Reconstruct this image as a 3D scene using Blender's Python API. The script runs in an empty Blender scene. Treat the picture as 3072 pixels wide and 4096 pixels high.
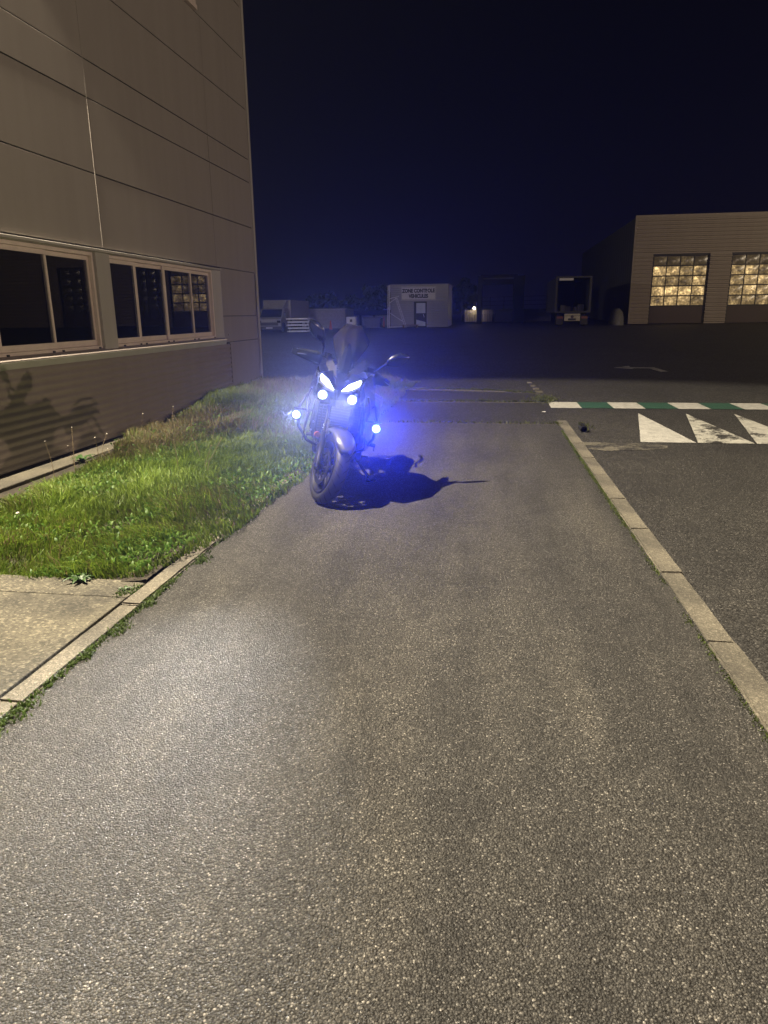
import bpy, bmesh, math, random
import numpy as np
from mathutils import Vector, Matrix

R = math.radians
S = bpy.context.scene
COL = S.collection
random.seed(7)
rng = np.random.default_rng(11)

# ------------------------------------------------------------------ camera
cam_d = bpy.data.cameras.new('camera')
cam = bpy.data.objects.new('camera', cam_d)
COL.objects.link(cam)
cam_d.sensor_fit = 'VERTICAL'
cam_d.sensor_height = 36.0
cam_d.lens = 36.0 * 2840.0 / 4096.0
cam_d.clip_start = 0.05
cam_d.clip_end = 2000.0
YAW, PITCH, ROLL = R(8.732), R(15.6), R(-0.64)
_f0 = Vector((-math.sin(YAW), math.cos(YAW), 0)); _up = Vector((0, 0, 1))
_f = _f0 * math.cos(PITCH) - _up * math.sin(PITCH)
_r = _f.cross(_up).normalized(); _u = _r.cross(_f)
_c, _s = math.cos(ROLL), math.sin(ROLL)
_r2 = _r * _c + _u * _s; _u2 = _u * _c - _r * _s
cam.matrix_world = Matrix(((_r2.x, _u2.x, -_f.x, 0), (_r2.y, _u2.y, -_f.y, 0), (_r2.z, _u2.z, -_f.z, 1.5), (0, 0, 0, 1)))
S.camera = cam

# ------------------------------------------------------------------ night sky
world = bpy.data.worlds.new('World'); S.world = world; world.use_nodes = True
wn = world.node_tree; wn.nodes.clear()
w_out = wn.nodes.new('ShaderNodeOutputWorld'); w_bg = wn.nodes.new('ShaderNodeBackground')
w_tc = wn.nodes.new('ShaderNodeTexCoord'); w_sep = wn.nodes.new('ShaderNodeSeparateXYZ'); w_rmp = wn.nodes.new('ShaderNodeValToRGB')
wn.links.new(w_tc.outputs['Generated'], w_sep.inputs[0]); wn.links.new(w_sep.outputs['Z'], w_rmp.inputs[0])
wn.links.new(w_rmp.outputs[0], w_bg.inputs[0]); wn.links.new(w_bg.outputs[0], w_out.inputs[0])
cr = w_rmp.color_ramp
cr.elements[0].position = 0.0; cr.elements[0].color = (0.0042, 0.0036, 0.0118, 1)
cr.elements[1].position = 0.50; cr.elements[1].color = (0.0005, 0.0005, 0.0020, 1)
e = cr.elements.new(0.10); e.color = (0.0022, 0.0021, 0.0088, 1)
e = cr.elements.new(0.25); e.color = (0.0012, 0.0012, 0.0058, 1)
w_bg.inputs[1].default_value = 1.0

S.view_settings.view_transform = 'Standard'
S.view_settings.look = 'None'
S.view_settings.exposure = 0.0
S.view_settings.gamma = 1.0
S.view_settings.use_curve_mapping = False
S.render.engine = 'CYCLES'
S.cycles.use_denoising = True
S.cycles.max_bounces = 6
S.cycles.transparent_max_bounces = 12
S.cycles.volume_bounces = 0
S.cycles.sample_clamp_indirect = 3.0
S.cycles.use_light_tree = True

# ------------------------------------------------------------------ lamps of the place
def lamp(name, kind, loc, power, col, radius=0.1, aim=None, cone=None, blend=0.1):
    d = bpy.data.lights.new(name, kind); d.energy = power; d.color = col; d.shadow_soft_size = radius
    o = bpy.data.objects.new(name, d); COL.objects.link(o); o.location = loc
    if kind == 'SPOT':
        d.spot_size = R(cone); d.spot_blend = blend
        o.rotation_euler = Vector(aim).to_track_quat('-Z', 'Y').to_euler()
    return o
# floodlight fixed to the office wall left of the frame, tilted away from the wall
lamp('floodlight_beam', 'SPOT', (-5.20, 3.75, 8.7), 16200, (1.0, 0.87, 0.66), 0.035, (0.22, 0.13, -0.97), 98.0, 0.10)
# street lamp across the road, right of the frame
lamp('street_lamp_beam', 'POINT', (28, -5, 5.0), 9000, (1.0, 0.75, 0.56), 0.10)
# yard lamps: beside the hall (right of the frame) and behind the office
lamp('hall_lamp_beam', 'POINT', (31, 34, 8.5), 6000, (1.0, 0.80, 0.55), 0.15)
lamp('yard_lamp_beam', 'POINT', (-19, 33, 6.5), 3600, (1.0, 0.90, 0.86), 0.15)

# ------------------------------------------------------------------ material helpers
MATS = {}
def newmat(name):
    m = bpy.data.materials.new(name); m.use_nodes = True
    nt = m.node_tree; b = nt.nodes['Principled BSDF']
    MATS[name] = m
    return m, nt, b
def N(nt, t, **kw):
    n = nt.nodes.new(t)
    for k, v in kw.items():
        if k in n.inputs.keys(): n.inputs[k].default_value = v
        else: setattr(n, k, v)
    return n
def ramp(nt, src, stops):
    r = nt.nodes.new('ShaderNodeValToRGB'); c = r.color_ramp
    for i, (p, col) in enumerate(stops):
        el = c.elements[i] if i < 2 else c.elements.new(p)
        el.position = p; el.color = (*col, 1) if len(col) == 3 else col
    nt.links.new(src, r.inputs[0]); return r
def mixc(nt, fac, a, b, mode='MIX'):
    m = nt.nodes.new('ShaderNodeMix'); m.data_type = 'RGBA'; m.blend_type = mode
    for sock, v in ((m.inputs[0], fac), (m.inputs[6], a), (m.inputs[7], b)):
        if hasattr(v, 'links'): nt.links.new(v, sock)
        elif isinstance(v, (int, float)): sock.default_value = v
        else: sock.default_value = (*v, 1)
    return m.outputs[2]
def math_(nt, op, a, b=None, clamp=False):
    m = nt.nodes.new('ShaderNodeMath'); m.operation = op; m.use_clamp = clamp
    for i, v in enumerate((a, b)):
        if v is None: continue
        if hasattr(v, 'links'): nt.links.new(v, m.inputs[i])
        else: m.inputs[i].default_value = v
    return m.outputs[0]
def objco(nt): return N(nt, 'ShaderNodeTexCoord').outputs['Object']
def noise(nt, co, scale, detail=3, rough=0.55):
    n = N(nt, 'ShaderNodeTexNoise'); n.inputs['Scale'].default_value = scale; n.inputs['Detail'].default_value = detail
    n.inputs['Roughness'].default_value = rough; nt.links.new(co, n.inputs['Vector']); return n.outputs['Fac']
def bump(nt, h, strength, dist, prev=None):
    b = N(nt, 'ShaderNodeBump'); b.inputs['Strength'].default_value = strength; b.inputs['Distance'].default_value = dist
    nt.links.new(h, b.inputs['Height'])
    if prev is not None: nt.links.new(prev, b.inputs['Normal'])
    return b.outputs['Normal']
def plain(name, col, rough=0.6, metal=0.0, var=0.15, nscale=6.0, bmp=0.0, bscale=200.0, spec=0.5, coat=0.0):
    m, nt, b = newmat(name); co = objco(nt)
    f = noise(nt, co, nscale, 4)
    lo = tuple(c * (1 - var) for c in col); hi = tuple(min(1, c * (1 + var)) for c in col)
    r = ramp(nt, f, [(0.3, lo), (0.7, hi)])
    nt.links.new(r.outputs[0], b.inputs['Base Color'])
    rr = N(nt, 'ShaderNodeMapRange'); rr.inputs['To Min'].default_value = max(0.02, rough - 0.08); rr.inputs['To Max'].default_value = min(1, rough + 0.08)
    nt.links.new(f, rr.inputs['Value']); nt.links.new(rr.outputs[0], b.inputs['Roughness'])
    b.inputs['Metallic'].default_value = metal; b.inputs['Specular IOR Level'].default_value = spec
    b.inputs['Coat Weight'].default_value = coat
    if bmp: nt.links.new(bump(nt, noise(nt, co, bscale, 3), bmp, 0.003), b.inputs['Normal'])
    return m
def emit(name, col, strength):
    m, nt, b = newmat(name)
    b.inputs['Base Color'].default_value = (0.1, 0.1, 0.1, 1)
    b.inputs['Emission Color'].default_value = (*col, 1); b.inputs['Emission Strength'].default_value = strength
    return m

def asphalt_nodes(nt, b, tone=1.0, cell=165.0, bstr=0.75, light=0.095, warm=(1.0, 0.98, 0.94), rough=0.46, wear=False):
    co = objco(nt)
    v = N(nt, 'ShaderNodeTexVoronoi'); v.inputs['Scale'].default_value = cell; v.inputs['Randomness'].default_value = 1.0
    nt.links.new(co, v.inputs['Vector'])
    v2 = N(nt, 'ShaderNodeTexVoronoi'); v2.inputs['Scale'].default_value = cell * 2.1
    nt.links.new(co, v2.inputs['Vector'])
    sep = N(nt, 'ShaderNodeSeparateColor'); nt.links.new(v.outputs['Color'], sep.inputs[0])
    w = warm
    k = lambda g: tuple(g * tone * c for c in w)
    r = ramp(nt, sep.outputs[0], [(0.0, k(0.034)), (0.55, k(0.058)), (0.84, k(0.082)), (0.95, k(light * 1.5)), (1.0, k(light * 3.0))])
    sep2 = N(nt, 'ShaderNodeSeparateColor'); nt.links.new(v2.outputs['Color'], sep2.inputs[0])
    r2 = ramp(nt, sep2.outputs[1], [(0.0, (0.55, 0.55, 0.55)), (1.0, (1.35, 1.3, 1.22))])
    c = mixc(nt, 1.0, r.outputs[0], r2.outputs[0], 'MULTIPLY')
    # bitumen between the stones
    gap = ramp(nt, v.outputs['Distance'], [(0.35, (1, 1, 1)), (0.75, (0.30, 0.29, 0.28))])
    c = mixc(nt, 1.0, c, gap.outputs[0], 'MULTIPLY')
    big = ramp(nt, noise(nt, co, 0.55, 5, 0.6), [(0.30, (0.72, 0.71, 0.72)), (0.7, (1.22, 1.2, 1.15))])
    c = mixc(nt, 1.0, c, big.outputs[0], 'MULTIPLY')
    if wear:
        mp = N(nt, 'ShaderNodeMapping'); mp.inputs['Scale'].default_value = (2.2, .22, 1); nt.links.new(co, mp.inputs['Vector'])
        tr_ = ramp(nt, noise(nt, mp.outputs[0], 1.3, 4, .6), [(0.34, (.70, .70, .71)), (0.5, (1, 1, 1)), (0.68, (1.35, 1.33, 1.29))])
        c = mixc(nt, 1.0, c, tr_.outputs[0], 'MULTIPLY')
        ol = ramp(nt, noise(nt, co, 1.9, 3, .5), [(0.24, (.55, .55, .56)), (0.33, (1, 1, 1))])
        c = mixc(nt, 1.0, c, ol.outputs[0], 'MULTIPLY')
    mid = ramp(nt, noise(nt, co, 6.0, 4, 0.65), [(0.25, (0.75, 0.75, 0.75)), (0.75, (1.2, 1.2, 1.18))])
    c = mixc(nt, 1.0, c, mid.outputs[0], 'MULTIPLY')
    h = math_(nt, 'SUBTRACT', math_(nt, 'MULTIPLY', sep.outputs[1], 0.8), math_(nt, 'MULTIPLY', v.outputs['Distance'], 1.3))
    nrm = bump(nt, h, bstr, 0.006)
    nrm = bump(nt, math_(nt, 'ADD', v2.outputs['Distance'], noise(nt, co, 420, 2)), bstr * 0.6, 0.002, nrm)
    rg = ramp(nt, sep.outputs[2], [(0.0, (rough - 0.14,) * 3), (0.25, (rough + .16,) * 3), (1.0, (min(1, rough + 0.40),) * 3)])
    return c, nrm, rg.outputs[0], co
def asphalt(name, **kw):
    m, nt, b = newmat(name)
    c, n, rg, co = asphalt_nodes(nt, b, **kw)
    nt.links.new(c, b.inputs['Base Color']); nt.links.new(n, b.inputs['Normal']); nt.links.new(rg, b.inputs['Roughness'])
    b.inputs['Specular IOR Level'].default_value = 0.45
    return m
M_path = asphalt('path_asphalt', tone=1.12, wear=True)
M_path2 = asphalt('darker_footway_asphalt', tone=0.72, cell=120)
M_road = asphalt('road_asphalt', tone=.92, cell=90, light=0.07, rough=0.5)
M_yard = asphalt('yard_asphalt', tone=0.85, cell=40, light=0.06, bstr=0.5, rough=0.6)

def paint(name, col, wear, tone=1.1):
    m, nt, b = newmat(name)
    c, n, rg, co = asphalt_nodes(nt, b, tone=tone, cell=90, light=0.07)
    w1 = noise(nt, co, 3.2, 6, 0.7); w2 = noise(nt, co, 38, 3, 0.6)
    w = math_(nt, 'ADD', math_(nt, 'MULTIPLY', w1, 0.75), math_(nt, 'MULTIPLY', w2, 0.25))
    f = ramp(nt, w, [(wear - 0.035, (0, 0, 0)), (wear + 0.035, (1, 1, 1))])
    dirt = ramp(nt, noise(nt, co, 9, 5, 0.7), [(0.3, tuple(x * 0.62 for x in col)), (0.65, col)])
    nt.links.new(mixc(nt, f.outputs[0], c, dirt.outputs[0]), b.inputs['Base Color'])
    nt.links.new(n, b.inputs['Normal']); b.inputs['Roughness'].default_value = 0.6
    return m
M_white = paint('worn_white_road_paint', (0.62, 0.60, 0.54), 0.36)
M_white_w = paint('badly_worn_white_road_paint', (0.62, 0.60, 0.52), 0.455)
M_gutter = paint('sandy_silt', (0.17, 0.155, 0.12), 0.50)
M_green = paint('green_road_paint', (0.034, 0.105, 0.068), 0.36)

def concrete(name, base, cell=70.0, var=0.35, stain=0.5, bs=0.5):
    m, nt, b = newmat(name); co = objco(nt)
    v = N(nt, 'ShaderNodeTexVoronoi'); v.inputs['Scale'].default_value = cell; nt.links.new(co, v.inputs['Vector'])
    sep = N(nt, 'ShaderNodeSeparateColor'); nt.links.new(v.outputs['Color'], sep.inputs[0])
    r = ramp(nt, sep.outputs[0], [(0.0, tuple(c * (1 - var) for c in base)), (0.8, base), (1.0, tuple(min(1, c * (1 + 1.6 * var)) for c in base))])
    st = ramp(nt, noise(nt, co, 1.7, 6, 0.65), [(0.34, (1 - stain,) * 3), (0.62, (1.1, 1.08, 1.02))])
    fine = ramp(nt, noise(nt, co, 30, 4, 0.7), [(0.3, (0.78, 0.77, 0.74)), (0.7, (1.1, 1.1, 1.08))])
    c = mixc(nt, 1.0, mixc(nt, 1.0, r.outputs[0], st.outputs[0], 'MULTIPLY'), fine.outputs[0], 'MULTIPLY')
    nt.links.new(c, b.inputs['Base Color']); b.inputs['Roughness'].default_value = 0.85
    nrm = bump(nt, v.outputs['Distance'], bs, 0.004); nrm = bump(nt, noise(nt, co, 60, 4), bs, 0.004, nrm)
    nt.links.new(nrm, b.inputs['Normal'])
    return m
M_kerb = concrete('kerb_concrete', (0.165, 0.150, 0.122), 160, 0.4, 0.55, 0.7)
M_edge = concrete('dull_edging_stone', (0.10, 0.092, 0.075), 120, .3, .4, .4)
M_slab = concrete('exposed_aggregate_concrete', (0.140, 0.127, 0.097), 85, 0.5, 0.62, 0.8)
M_foot = concrete('footing_concrete', (0.125, 0.112, 0.085), 120, 0.2, 0.4, 0.4)

def wallpaint(name, col, streaks=True):
    m, nt, b = newmat(name); co = objco(nt)
    mp = N(nt, 'ShaderNodeMapping'); mp.inputs['Scale'].default_value = (1, 1.6, 0.12); nt.links.new(co, mp.inputs['Vector'])
    st = ramp(nt, noise(nt, mp.outputs[0], 2.2, 5, 0.6), [(0.32, (0.93, 0.925, 0.915)), (0.7, (1.03, 1.03, 1.03))])
    fn = ramp(nt, noise(nt, co, 240, 3), [(0.3, (0.93, 0.93, 0.93)), (0.7, (1.05, 1.05, 1.05))])
    c = mixc(nt, 1.0, mixc(nt, 1.0, (*col,), st.outputs[0], 'MULTIPLY'), fn.outputs[0], 'MULTIPLY')
    nt.links.new(c, b.inputs['Base Color']); b.inputs['Roughness'].default_value = 0.55
    nt.links.new(bump(nt, noise(nt, co, 260, 2), 0.10, 0.002), b.inputs['Normal'])
    return m
M_panel = wallpaint('grey_beige_cladding_panel', (0.275, 0.247, 0.218))
M_corr = wallpaint('brown_grey_corrugated_sheet', (0.26, 0.225, 0.20))
M_trim = wallpaint('pale_trim', (0.38, 0.36, 0.325))
M_flash = wallpaint('green_grey_flashing', (0.38, 0.39, 0.335))
M_back = plain('dark_joint_backing', (0.03, 0.028, 0.025), 0.9)
M_frame = plain('cream_window_frame', (0.66, 0.56, 0.50), 0.4, 0, 0.06)
M_black = plain('black_plastic', (0.012, 0.012, 0.013), 0.45)
M_int = plain('interior_plaster', (0.30, 0.28, 0.25), 0.8)
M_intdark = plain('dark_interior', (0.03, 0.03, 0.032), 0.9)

m, nt, b = newmat('window_glass'); nt.nodes.remove(b)
tr = N(nt, 'ShaderNodeBsdfTransparent'); tr.inputs[0].default_value = (0.62, 0.64, 0.63, 1)
gl = N(nt, 'ShaderNodeBsdfGlossy'); gl.inputs['Roughness'].default_value = 0.0; gl.inputs['Color'].default_value = (0.95, 0.95, 0.95, 1)
lw = N(nt, 'ShaderNodeFresnel'); lw.inputs[0].default_value = 1.45
mx = N(nt, 'ShaderNodeMixShader'); nt.links.new(lw.outputs[0], mx.inputs[0]); nt.links.new(tr.outputs[0], mx.inputs[1]); nt.links.new(gl.outputs[0], mx.inputs[2])
nt.links.new(mx.outputs[0], nt.nodes['Material Output'].inputs[0])
M_glass = m
m, nt, b = newmat('smoked_screen'); nt.nodes.remove(b)
tr = N(nt, 'ShaderNodeBsdfTransparent'); tr.inputs[0].default_value = (0.26, 0.25, 0.25, 1)
gl = N(nt, 'ShaderNodeBsdfPrincipled'); gl.inputs['Base Color'].default_value = (0.035, 0.03, 0.027, 1); gl.inputs['Roughness'].default_value = 0.18
mx = N(nt, 'ShaderNodeMixShader'); mx.inputs[0].default_value = 0.30
nt.links.new(tr.outputs[0], mx.inputs[1]); nt.links.new(gl.outputs[0], mx.inputs[2]); nt.links.new(mx.outputs[0], nt.nodes['Material Output'].inputs[0])
M_screen = m

# ------------------------------------------------------------------ geometry helpers
class MB:
    """collects verts and faces; build() links them as one mesh object"""
    def __init__(s): s.v = []; s.f = []; s.tf = None
    def add(s, vs, fs):
        o = len(s.v)
        s.v += [tuple(s.tf(p)) if s.tf else tuple(p) for p in vs]
        s.f += [tuple(i + o for i in f) for f in fs]
    def box(s, a, b):
        (x0, y0, z0), (x1, y1, z1) = a, b
        s.add([(x0, y0, z0), (x1, y0, z0), (x1, y1, z0), (x0, y1, z0), (x0, y0, z1), (x1, y0, z1), (x1, y1, z1), (x0, y1, z1)],
              [(0, 3, 2, 1), (4, 5, 6, 7), (0, 1, 5, 4), (1, 2, 6, 5), (2, 3, 7, 6), (3, 0, 4, 7)])
    def hexa(s, p):
        s.add(p, [(0, 3, 2, 1), (4, 5, 6, 7), (0, 1, 5, 4), (1, 2, 6, 5), (2, 3, 7, 6), (3, 0, 4, 7)])
    def tube(s, pts, r, n=10, cap=True, flat=1.0):
        pts = [Vector(p) for p in pts]; k = len(pts)
        rs = r if isinstance(r, (list, tuple)) else [r] * k
        vs = []; prev = None
        for i, p in enumerate(pts):
            t = (pts[min(i + 1, k - 1)] - pts[max(i - 1, 0)]).normalized()
            if prev is None:
                a = Vector((0, 0, 1)) if abs(t.z) < 0.9 else Vector((1, 0, 0))
                u = t.cross(a).normalized()
            else:
                u = (prev - t * prev.dot(t)).normalized()
            prev = u; w = t.cross(u)
            for j in range(n):
                an = 2 * math.pi * j / n
                vs.append(p + u * (math.cos(an) * rs[i]) + w * (math.sin(an) * rs[i] * flat))
        fs = []
        for i in range(k - 1):
            for j in range(n):
                fs.append((i * n + j, i * n + (j + 1) % n, (i + 1) * n + (j + 1) % n, (i + 1) * n + j))
        if cap:
            fs.append(tuple(reversed(range(n)))); fs.append(tuple(range((k - 1) * n, k * n)))
        s.add(vs, fs)
    def lathe(s, prof, c, axis='y', n=48, a0=0.0, a1=2 * math.pi, closed=False):
        """prof: (radius, along-axis) pairs"""
        full = abs(a1 - a0 - 2 * math.pi) < 1e-6
        m = n if full else n + 1; vs = []
        for i in range(m):
            an = a0 + (a1 - a0) * i / n; ca, sa = math.cos(an), math.sin(an)
            for (r, h) in prof:
                if axis == 'y': vs.append((c[0] + r * ca, c[1] + h, c[2] + r * sa))
                elif axis == 'x': vs.append((c[0] + h, c[1] + r * ca, c[2] + r * sa))
                else: vs.append((c[0] + r * ca, c[1] + r * sa, c[2] + h))
        k = len(prof); fs = []
        for i in range(n):
            i2 = (i + 1) % m
            for j in range(k if closed else k - 1):
                j2 = (j + 1) % k
                fs.append((i * k + j, i2 * k + j, i2 * k + j2, i * k + j2))
        s.add(vs, fs)
    def loft(s, rings, cap=True, closed=True):
        n = len(rings[0]); vs = [p for r in rings for p in r]; fs = []
        for i in range(len(rings) - 1):
            for j in range(n if closed else n - 1):
                fs.append((i * n + j, i * n + (j + 1) % n, (i + 1) * n + (j + 1) % n, (i + 1) * n + j))
        if cap and closed:
            fs.append(tuple(reversed(range(n)))); fs.append(tuple(range((len(rings) - 1) * n, len(rings) * n)))
        s.add(vs, fs)
    def prism(s, poly, d):
        """poly: list of 3d points, d: thickness vector"""
        n = len(poly); d = Vector(d)
        vs = [Vector(p) for p in poly] + [Vector(p) + d for p in poly]
        s.add(vs, [tuple(reversed(range(n))), tuple(range(n, 2 * n))] + [(i, (i + 1) % n, n + (i + 1) % n, n + i) for i in range(n)])
    def mesh(s, name):
        me = bpy.data.meshes.new(name); me.from_pydata(s.v, [], s.f); me.update()
        bm = bmesh.new(); bm.from_mesh(me); bmesh.ops.recalc_face_normals(bm, faces=bm.faces); bm.to_mesh(me); bm.free()
        return me
    def build(s, name, mat, parent=None, smooth=None, bevel=0.0, seg=2, sub=0, solid=0.0, loc=None):
        me = s.mesh(name); me.materials.append(mat)
        return link(name, me, parent, smooth, bevel, seg, sub, solid, loc)
def link(name, me, parent=None, smooth=None, bevel=0.0, seg=2, sub=0, solid=0.0, loc=None):
    o = bpy.data.objects.new(name, me); COL.objects.link(o)
    if parent is not None: o.parent = parent
    if loc is not None: o.location = loc
    if smooth is not None:
        me.shade_smooth()
        if smooth < 179: me.set_sharp_from_angle(angle=R(smooth))
    if solid:
        md = o.modifiers.new('solid', 'SOLIDIFY'); md.thickness = solid; md.offset = 0
    if sub:
        md = o.modifiers.new('sub', 'SUBSURF'); md.levels = sub; md.render_levels = sub
    if bevel:
        md = o.modifiers.new('bevel', 'BEVEL'); md.width = bevel; md.segments = seg; md.limit_method = 'ANGLE'; md.angle_limit = R(40)
    return o
def tag(o, label=None, cat=None, group=None, kind=None):
    if label: o['label'] = label
    if cat: o['category'] = cat
    if group: o['group'] = group
    if kind: o['kind'] = kind
    return o
def empty(name, label, cat, loc=(0, 0, 0), group=None, rotz=0.0):
    o = bpy.data.objects.new(name, None); COL.objects.link(o); o.location = loc; o.rotation_euler = (0, 0, rotz)
    o.empty_display_size = 0.2
    return tag(o, label, cat, group)
def boxobj(name, a, b, mat, parent=None, bevel=0.0):
    m = MB(); m.box(a, b); return m.build(name, mat, parent, bevel=bevel)

def yard_z(x, y):
    t = min(1.6, max(0.0, (y - 22.0) / 38.0)); return t * (0.43 + 0.010 * x)

# ------------------------------------------------------------------ ground sheets
def sheet(name, xs, ys, zf, mat):
    vs = [(x, y, zf(x, y)) for y in ys for x in xs]; nx = len(xs)
    fs = [(j * nx + i, j * nx + i + 1, (j + 1) * nx + i + 1, (j + 1) * nx + i) for j in range(len(ys) - 1) for i in range(nx - 1)]
    me = bpy.data.meshes.new(name); me.from_pydata(vs, [], fs); me.materials.append(mat); me.update()
    o = link(name, me); o['kind'] = 'structure'; return o
M_soil = plain('soil', (0.035, 0.028, 0.018), 0.95, 0, 0.4, 9.0, 0.8, 60)
sheet('ground', [-600, 0, 600], [-600, 0, 900], lambda x, y: -0.45, M_yard)
m = MB(); m.add([(-1.83, -5, 0), (1.17, -5, 0), (.95, 10.04, 0), (-1.83, 10.04, 0)], [(0, 1, 2, 3)]); m.build('path', M_path)['kind'] = 'structure'
sheet('footway', [-1.75, 0, 0.95], [10.065, 12.50], lambda x, y: 0.0, M_path2)
sheet('verge_pavement', [-1.75, -0.9, -0.2, 0.4, 0.86], [12.53, 13.4, 14.0], lambda x, y: 0.006, M_path2)
def road_z(x, y):
    if y <= 9.2: return -0.10
    if y >= 11.3: return -0.002
    return -0.10 + 0.098 * (y - 9.2) / 2.1
sheet('road', [1.0, 6, 20, 60], [-60, 0, 5, 9.2, 9.9, 10.6, 11.3, 12.75], road_z, M_road)
sheet('road_end', [0.952, 0.998], [10.36, 10.9, 11.3, 12.75], lambda x, y: -0.004, M_road)
ys = [12.752, 14, 18, 22, 30, 40, 50, 60, 70, 83, 120, 250, 800]
sheet('yard', [-500, -120, -60, -30, -15, 0, 15, 30, 60, 120, 500], ys, lambda x, y: yard_z(x, y) - 0.006, M_yard)
# seams where two laying strips of asphalt meet
for nm, a, b2 in (('seam', (-1.75, 10.04, 0.0), (0.95, 10.065, 0.001)), ('seam', (-1.75, 12.50, 0.0), (0.95, 12.53, 0.004))):
    boxobj(nm, (a[0], a[1], -0.05), b2, M_foot)['kind'] = 'structure'

# lawn: soil sheet that falls towards the office wall
def lawn_z(x, y):
    t = min(1, max(0, (-1.9 - x) / 3.0)); 
    a = min(1, max(0, (y - 10.6) / 1.9)); z = 0.015 - 0.21 * t + 0.02 * math.sin(x * 2.1 + y * 1.3)
    return z * (1 - a) + (0.03 + 0.01 * math.sin(x * 2.1 + y * 1.3)) * a
sheet('lawn', list(np.linspace(-5.25, -1.96, 12)), list(np.linspace(3.625, 15.9, 36)), lawn_z, M_soil)
sheet('lawn_edge', list(np.linspace(-1.96, -1.82, 3)), list(np.linspace(4.4, 15.9, 30)), lambda x, y: 0.012, M_soil)

# exposed aggregate slabs at lower left, each slab a part
apron = sheet('concrete_apron', [-6.0, -1.96], [-4, 3.66], lambda x, y: -0.08, M_foot)
for (y0, y1) in ((-3.9, 1.3), (1.308, 3.40), (3.408, 3.655)):
    boxobj('slab', (-5.2, y0, -0.07), (-1.97, y1, 0.004), M_slab, apron, 0.006)

# kerbs: every stone a part
def kerb_mesh(w, l, h):
    m = MB(); m.box((-w / 2, -l / 2, -h), (w / 2, l / 2, 0)); me = m.mesh('kerb_stone'); me.materials.append(M_kerb)
    bm = bmesh.new(); bm.from_mesh(me)
    bmesh.ops.subdivide_edges(bm, edges=[e for e in bm.edges if abs(e.verts[0].co.y - e.verts[1].co.y) > l * .5], cuts=9)
    bmesh.ops.bevel(bm, geom=[e for e in bm.edges if e.is_manifold and e.calc_face_angle() > 1], offset=0.010, segments=2, affect='EDGES')
    for v in bm.verts:
        v.co.x += random.uniform(-.002, .002); v.co.z += random.uniform(-.0015, .0015)
    bm.to_mesh(me); bm.free(); me.shade_smooth(); me.set_sharp_from_angle(angle=R(50)); return me
def kerb(name, label, x, w, edges, z):
    root = empty(name, label, 'kerb', (x, edges[0], 0)); root['kind'] = 'structure'
    for a, b in zip(edges[:-1], edges[1:]):
        o = link('kerb_stone', kerb_mesh(w, b - a - 0.006, 0.2), root, loc=(random.uniform(-.002, .002), (a + b) / 2 - edges[0], z + random.uniform(-.004, .004)))
        o.rotation_euler = (random.uniform(-.003, .003), random.uniform(-.006, .006), random.uniform(-.002, .002))
    return root
kr = kerb('kerb', 'pale concrete kerb between the path and the road, ending by the zebra strip', 1.180, 0.135,
     [-2.5, -1.5, -0.5, 0.4, 1.35, 2.3, 3.23, 4.15, 5.04, 5.9, 6.8, 7.62, 8.5, 9.4, 10.34], 0.010); kr.rotation_euler = (0, 0, .0153)
kerb('edging', 'narrow concrete edging along the left side of the path, overgrown by grass', -1.895, 0.115,
     [-3.7, -2.7, -1.7, -0.7, 0.3, 1.3, 2.3, 3.3, 4.3, 5.3, 6.3, 7.3, 8.3, 9.3, 10.3], 0.012)
# low curved edging beyond the crossing, then loose setts
root = empty('curved_edging', 'low curved line of pale edging stones beyond the zebra strip', 'kerb', (0, 0, 0)); root['kind'] = 'structure'
pl = [(-1.7, 14.62), (-1.2, 14.58), (-.7, 14.50), (-.2, 14.40), (.3, 14.26), (.62, 14.10), (.82, 13.85), (.93, 13.45), (.96, 13.0), (.955, 12.62)]
for (x0, y0), (x1, y1) in zip(pl[:-1], pl[1:]):
    l = math.hypot(x1 - x0, y1 - y0)
    m = MB(); m.box((-l / 2 + .006, -.035, -.1), (l / 2 - .006, .035, .010))
    o = m.build('edging_stone', M_edge, root, bevel=.006, loc=((x0 + x1) / 2, (y0 + y1) / 2, random.uniform(-.004, .004))); o.rotation_euler = (0, 0, math.atan2(y1 - y0, x1 - x0))
for (x, y, s) in ((.90, 14.35, .14), (.87, 14.9, .12), (.84, 15.5, .11), (.80, 16.2, .1)):
    o = boxobj('sett', (x - s / 2, y - s, -.05), (x + s / 2, y + s, .008), M_kerb, root, .006)

# road markings
def poly(name, pts, mat, zf):
    n = len(pts); m = MB(); vs = [(x, y, zf(x, y) + 0.004) for x, y in pts]; m.add(vs, [tuple(range(n))]); o = m.build(name, mat); o['kind'] = 'structure'; return o
for i in range(9):
    x = .945 + .985 * i
    def zc(x, y): return 0.0
    poly('white_stripe', [(x, 11.80), (x + .485, 11.80), (x + .485, 12.60), (x, 12.60)], M_white, zc)
    poly('green_stripe', [(x + .490, 11.81), (x + .982, 11.81), (x + .982, 12.60), (x + .490, 12.60)], M_green, zc)
for i in range(6):
    x = 2.20 + .69 * i
    ys = np.linspace(9.25, 11.27, 7); L = []; Rr = []
    for k, y in enumerate(ys):
        h = .335 * (1 - k / 6); L.append((x - h - (.0 if i else .0), y)); Rr.append((x + h, y))
    vs = []; fs = []
    for k in range(7):
        for p in (L[k], Rr[k]): vs.append((p[0], p[1], road_z(*p) + .005))
    for k in range(6): fs.append((2 * k, 2 * k + 1, 2 * k + 3, 2 * k + 2))
    m = MB(); m.add(vs, fs); o = m.build('ramp_triangle', M_white if i == 0 else M_white_w); o['kind'] = 'structure'
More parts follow.
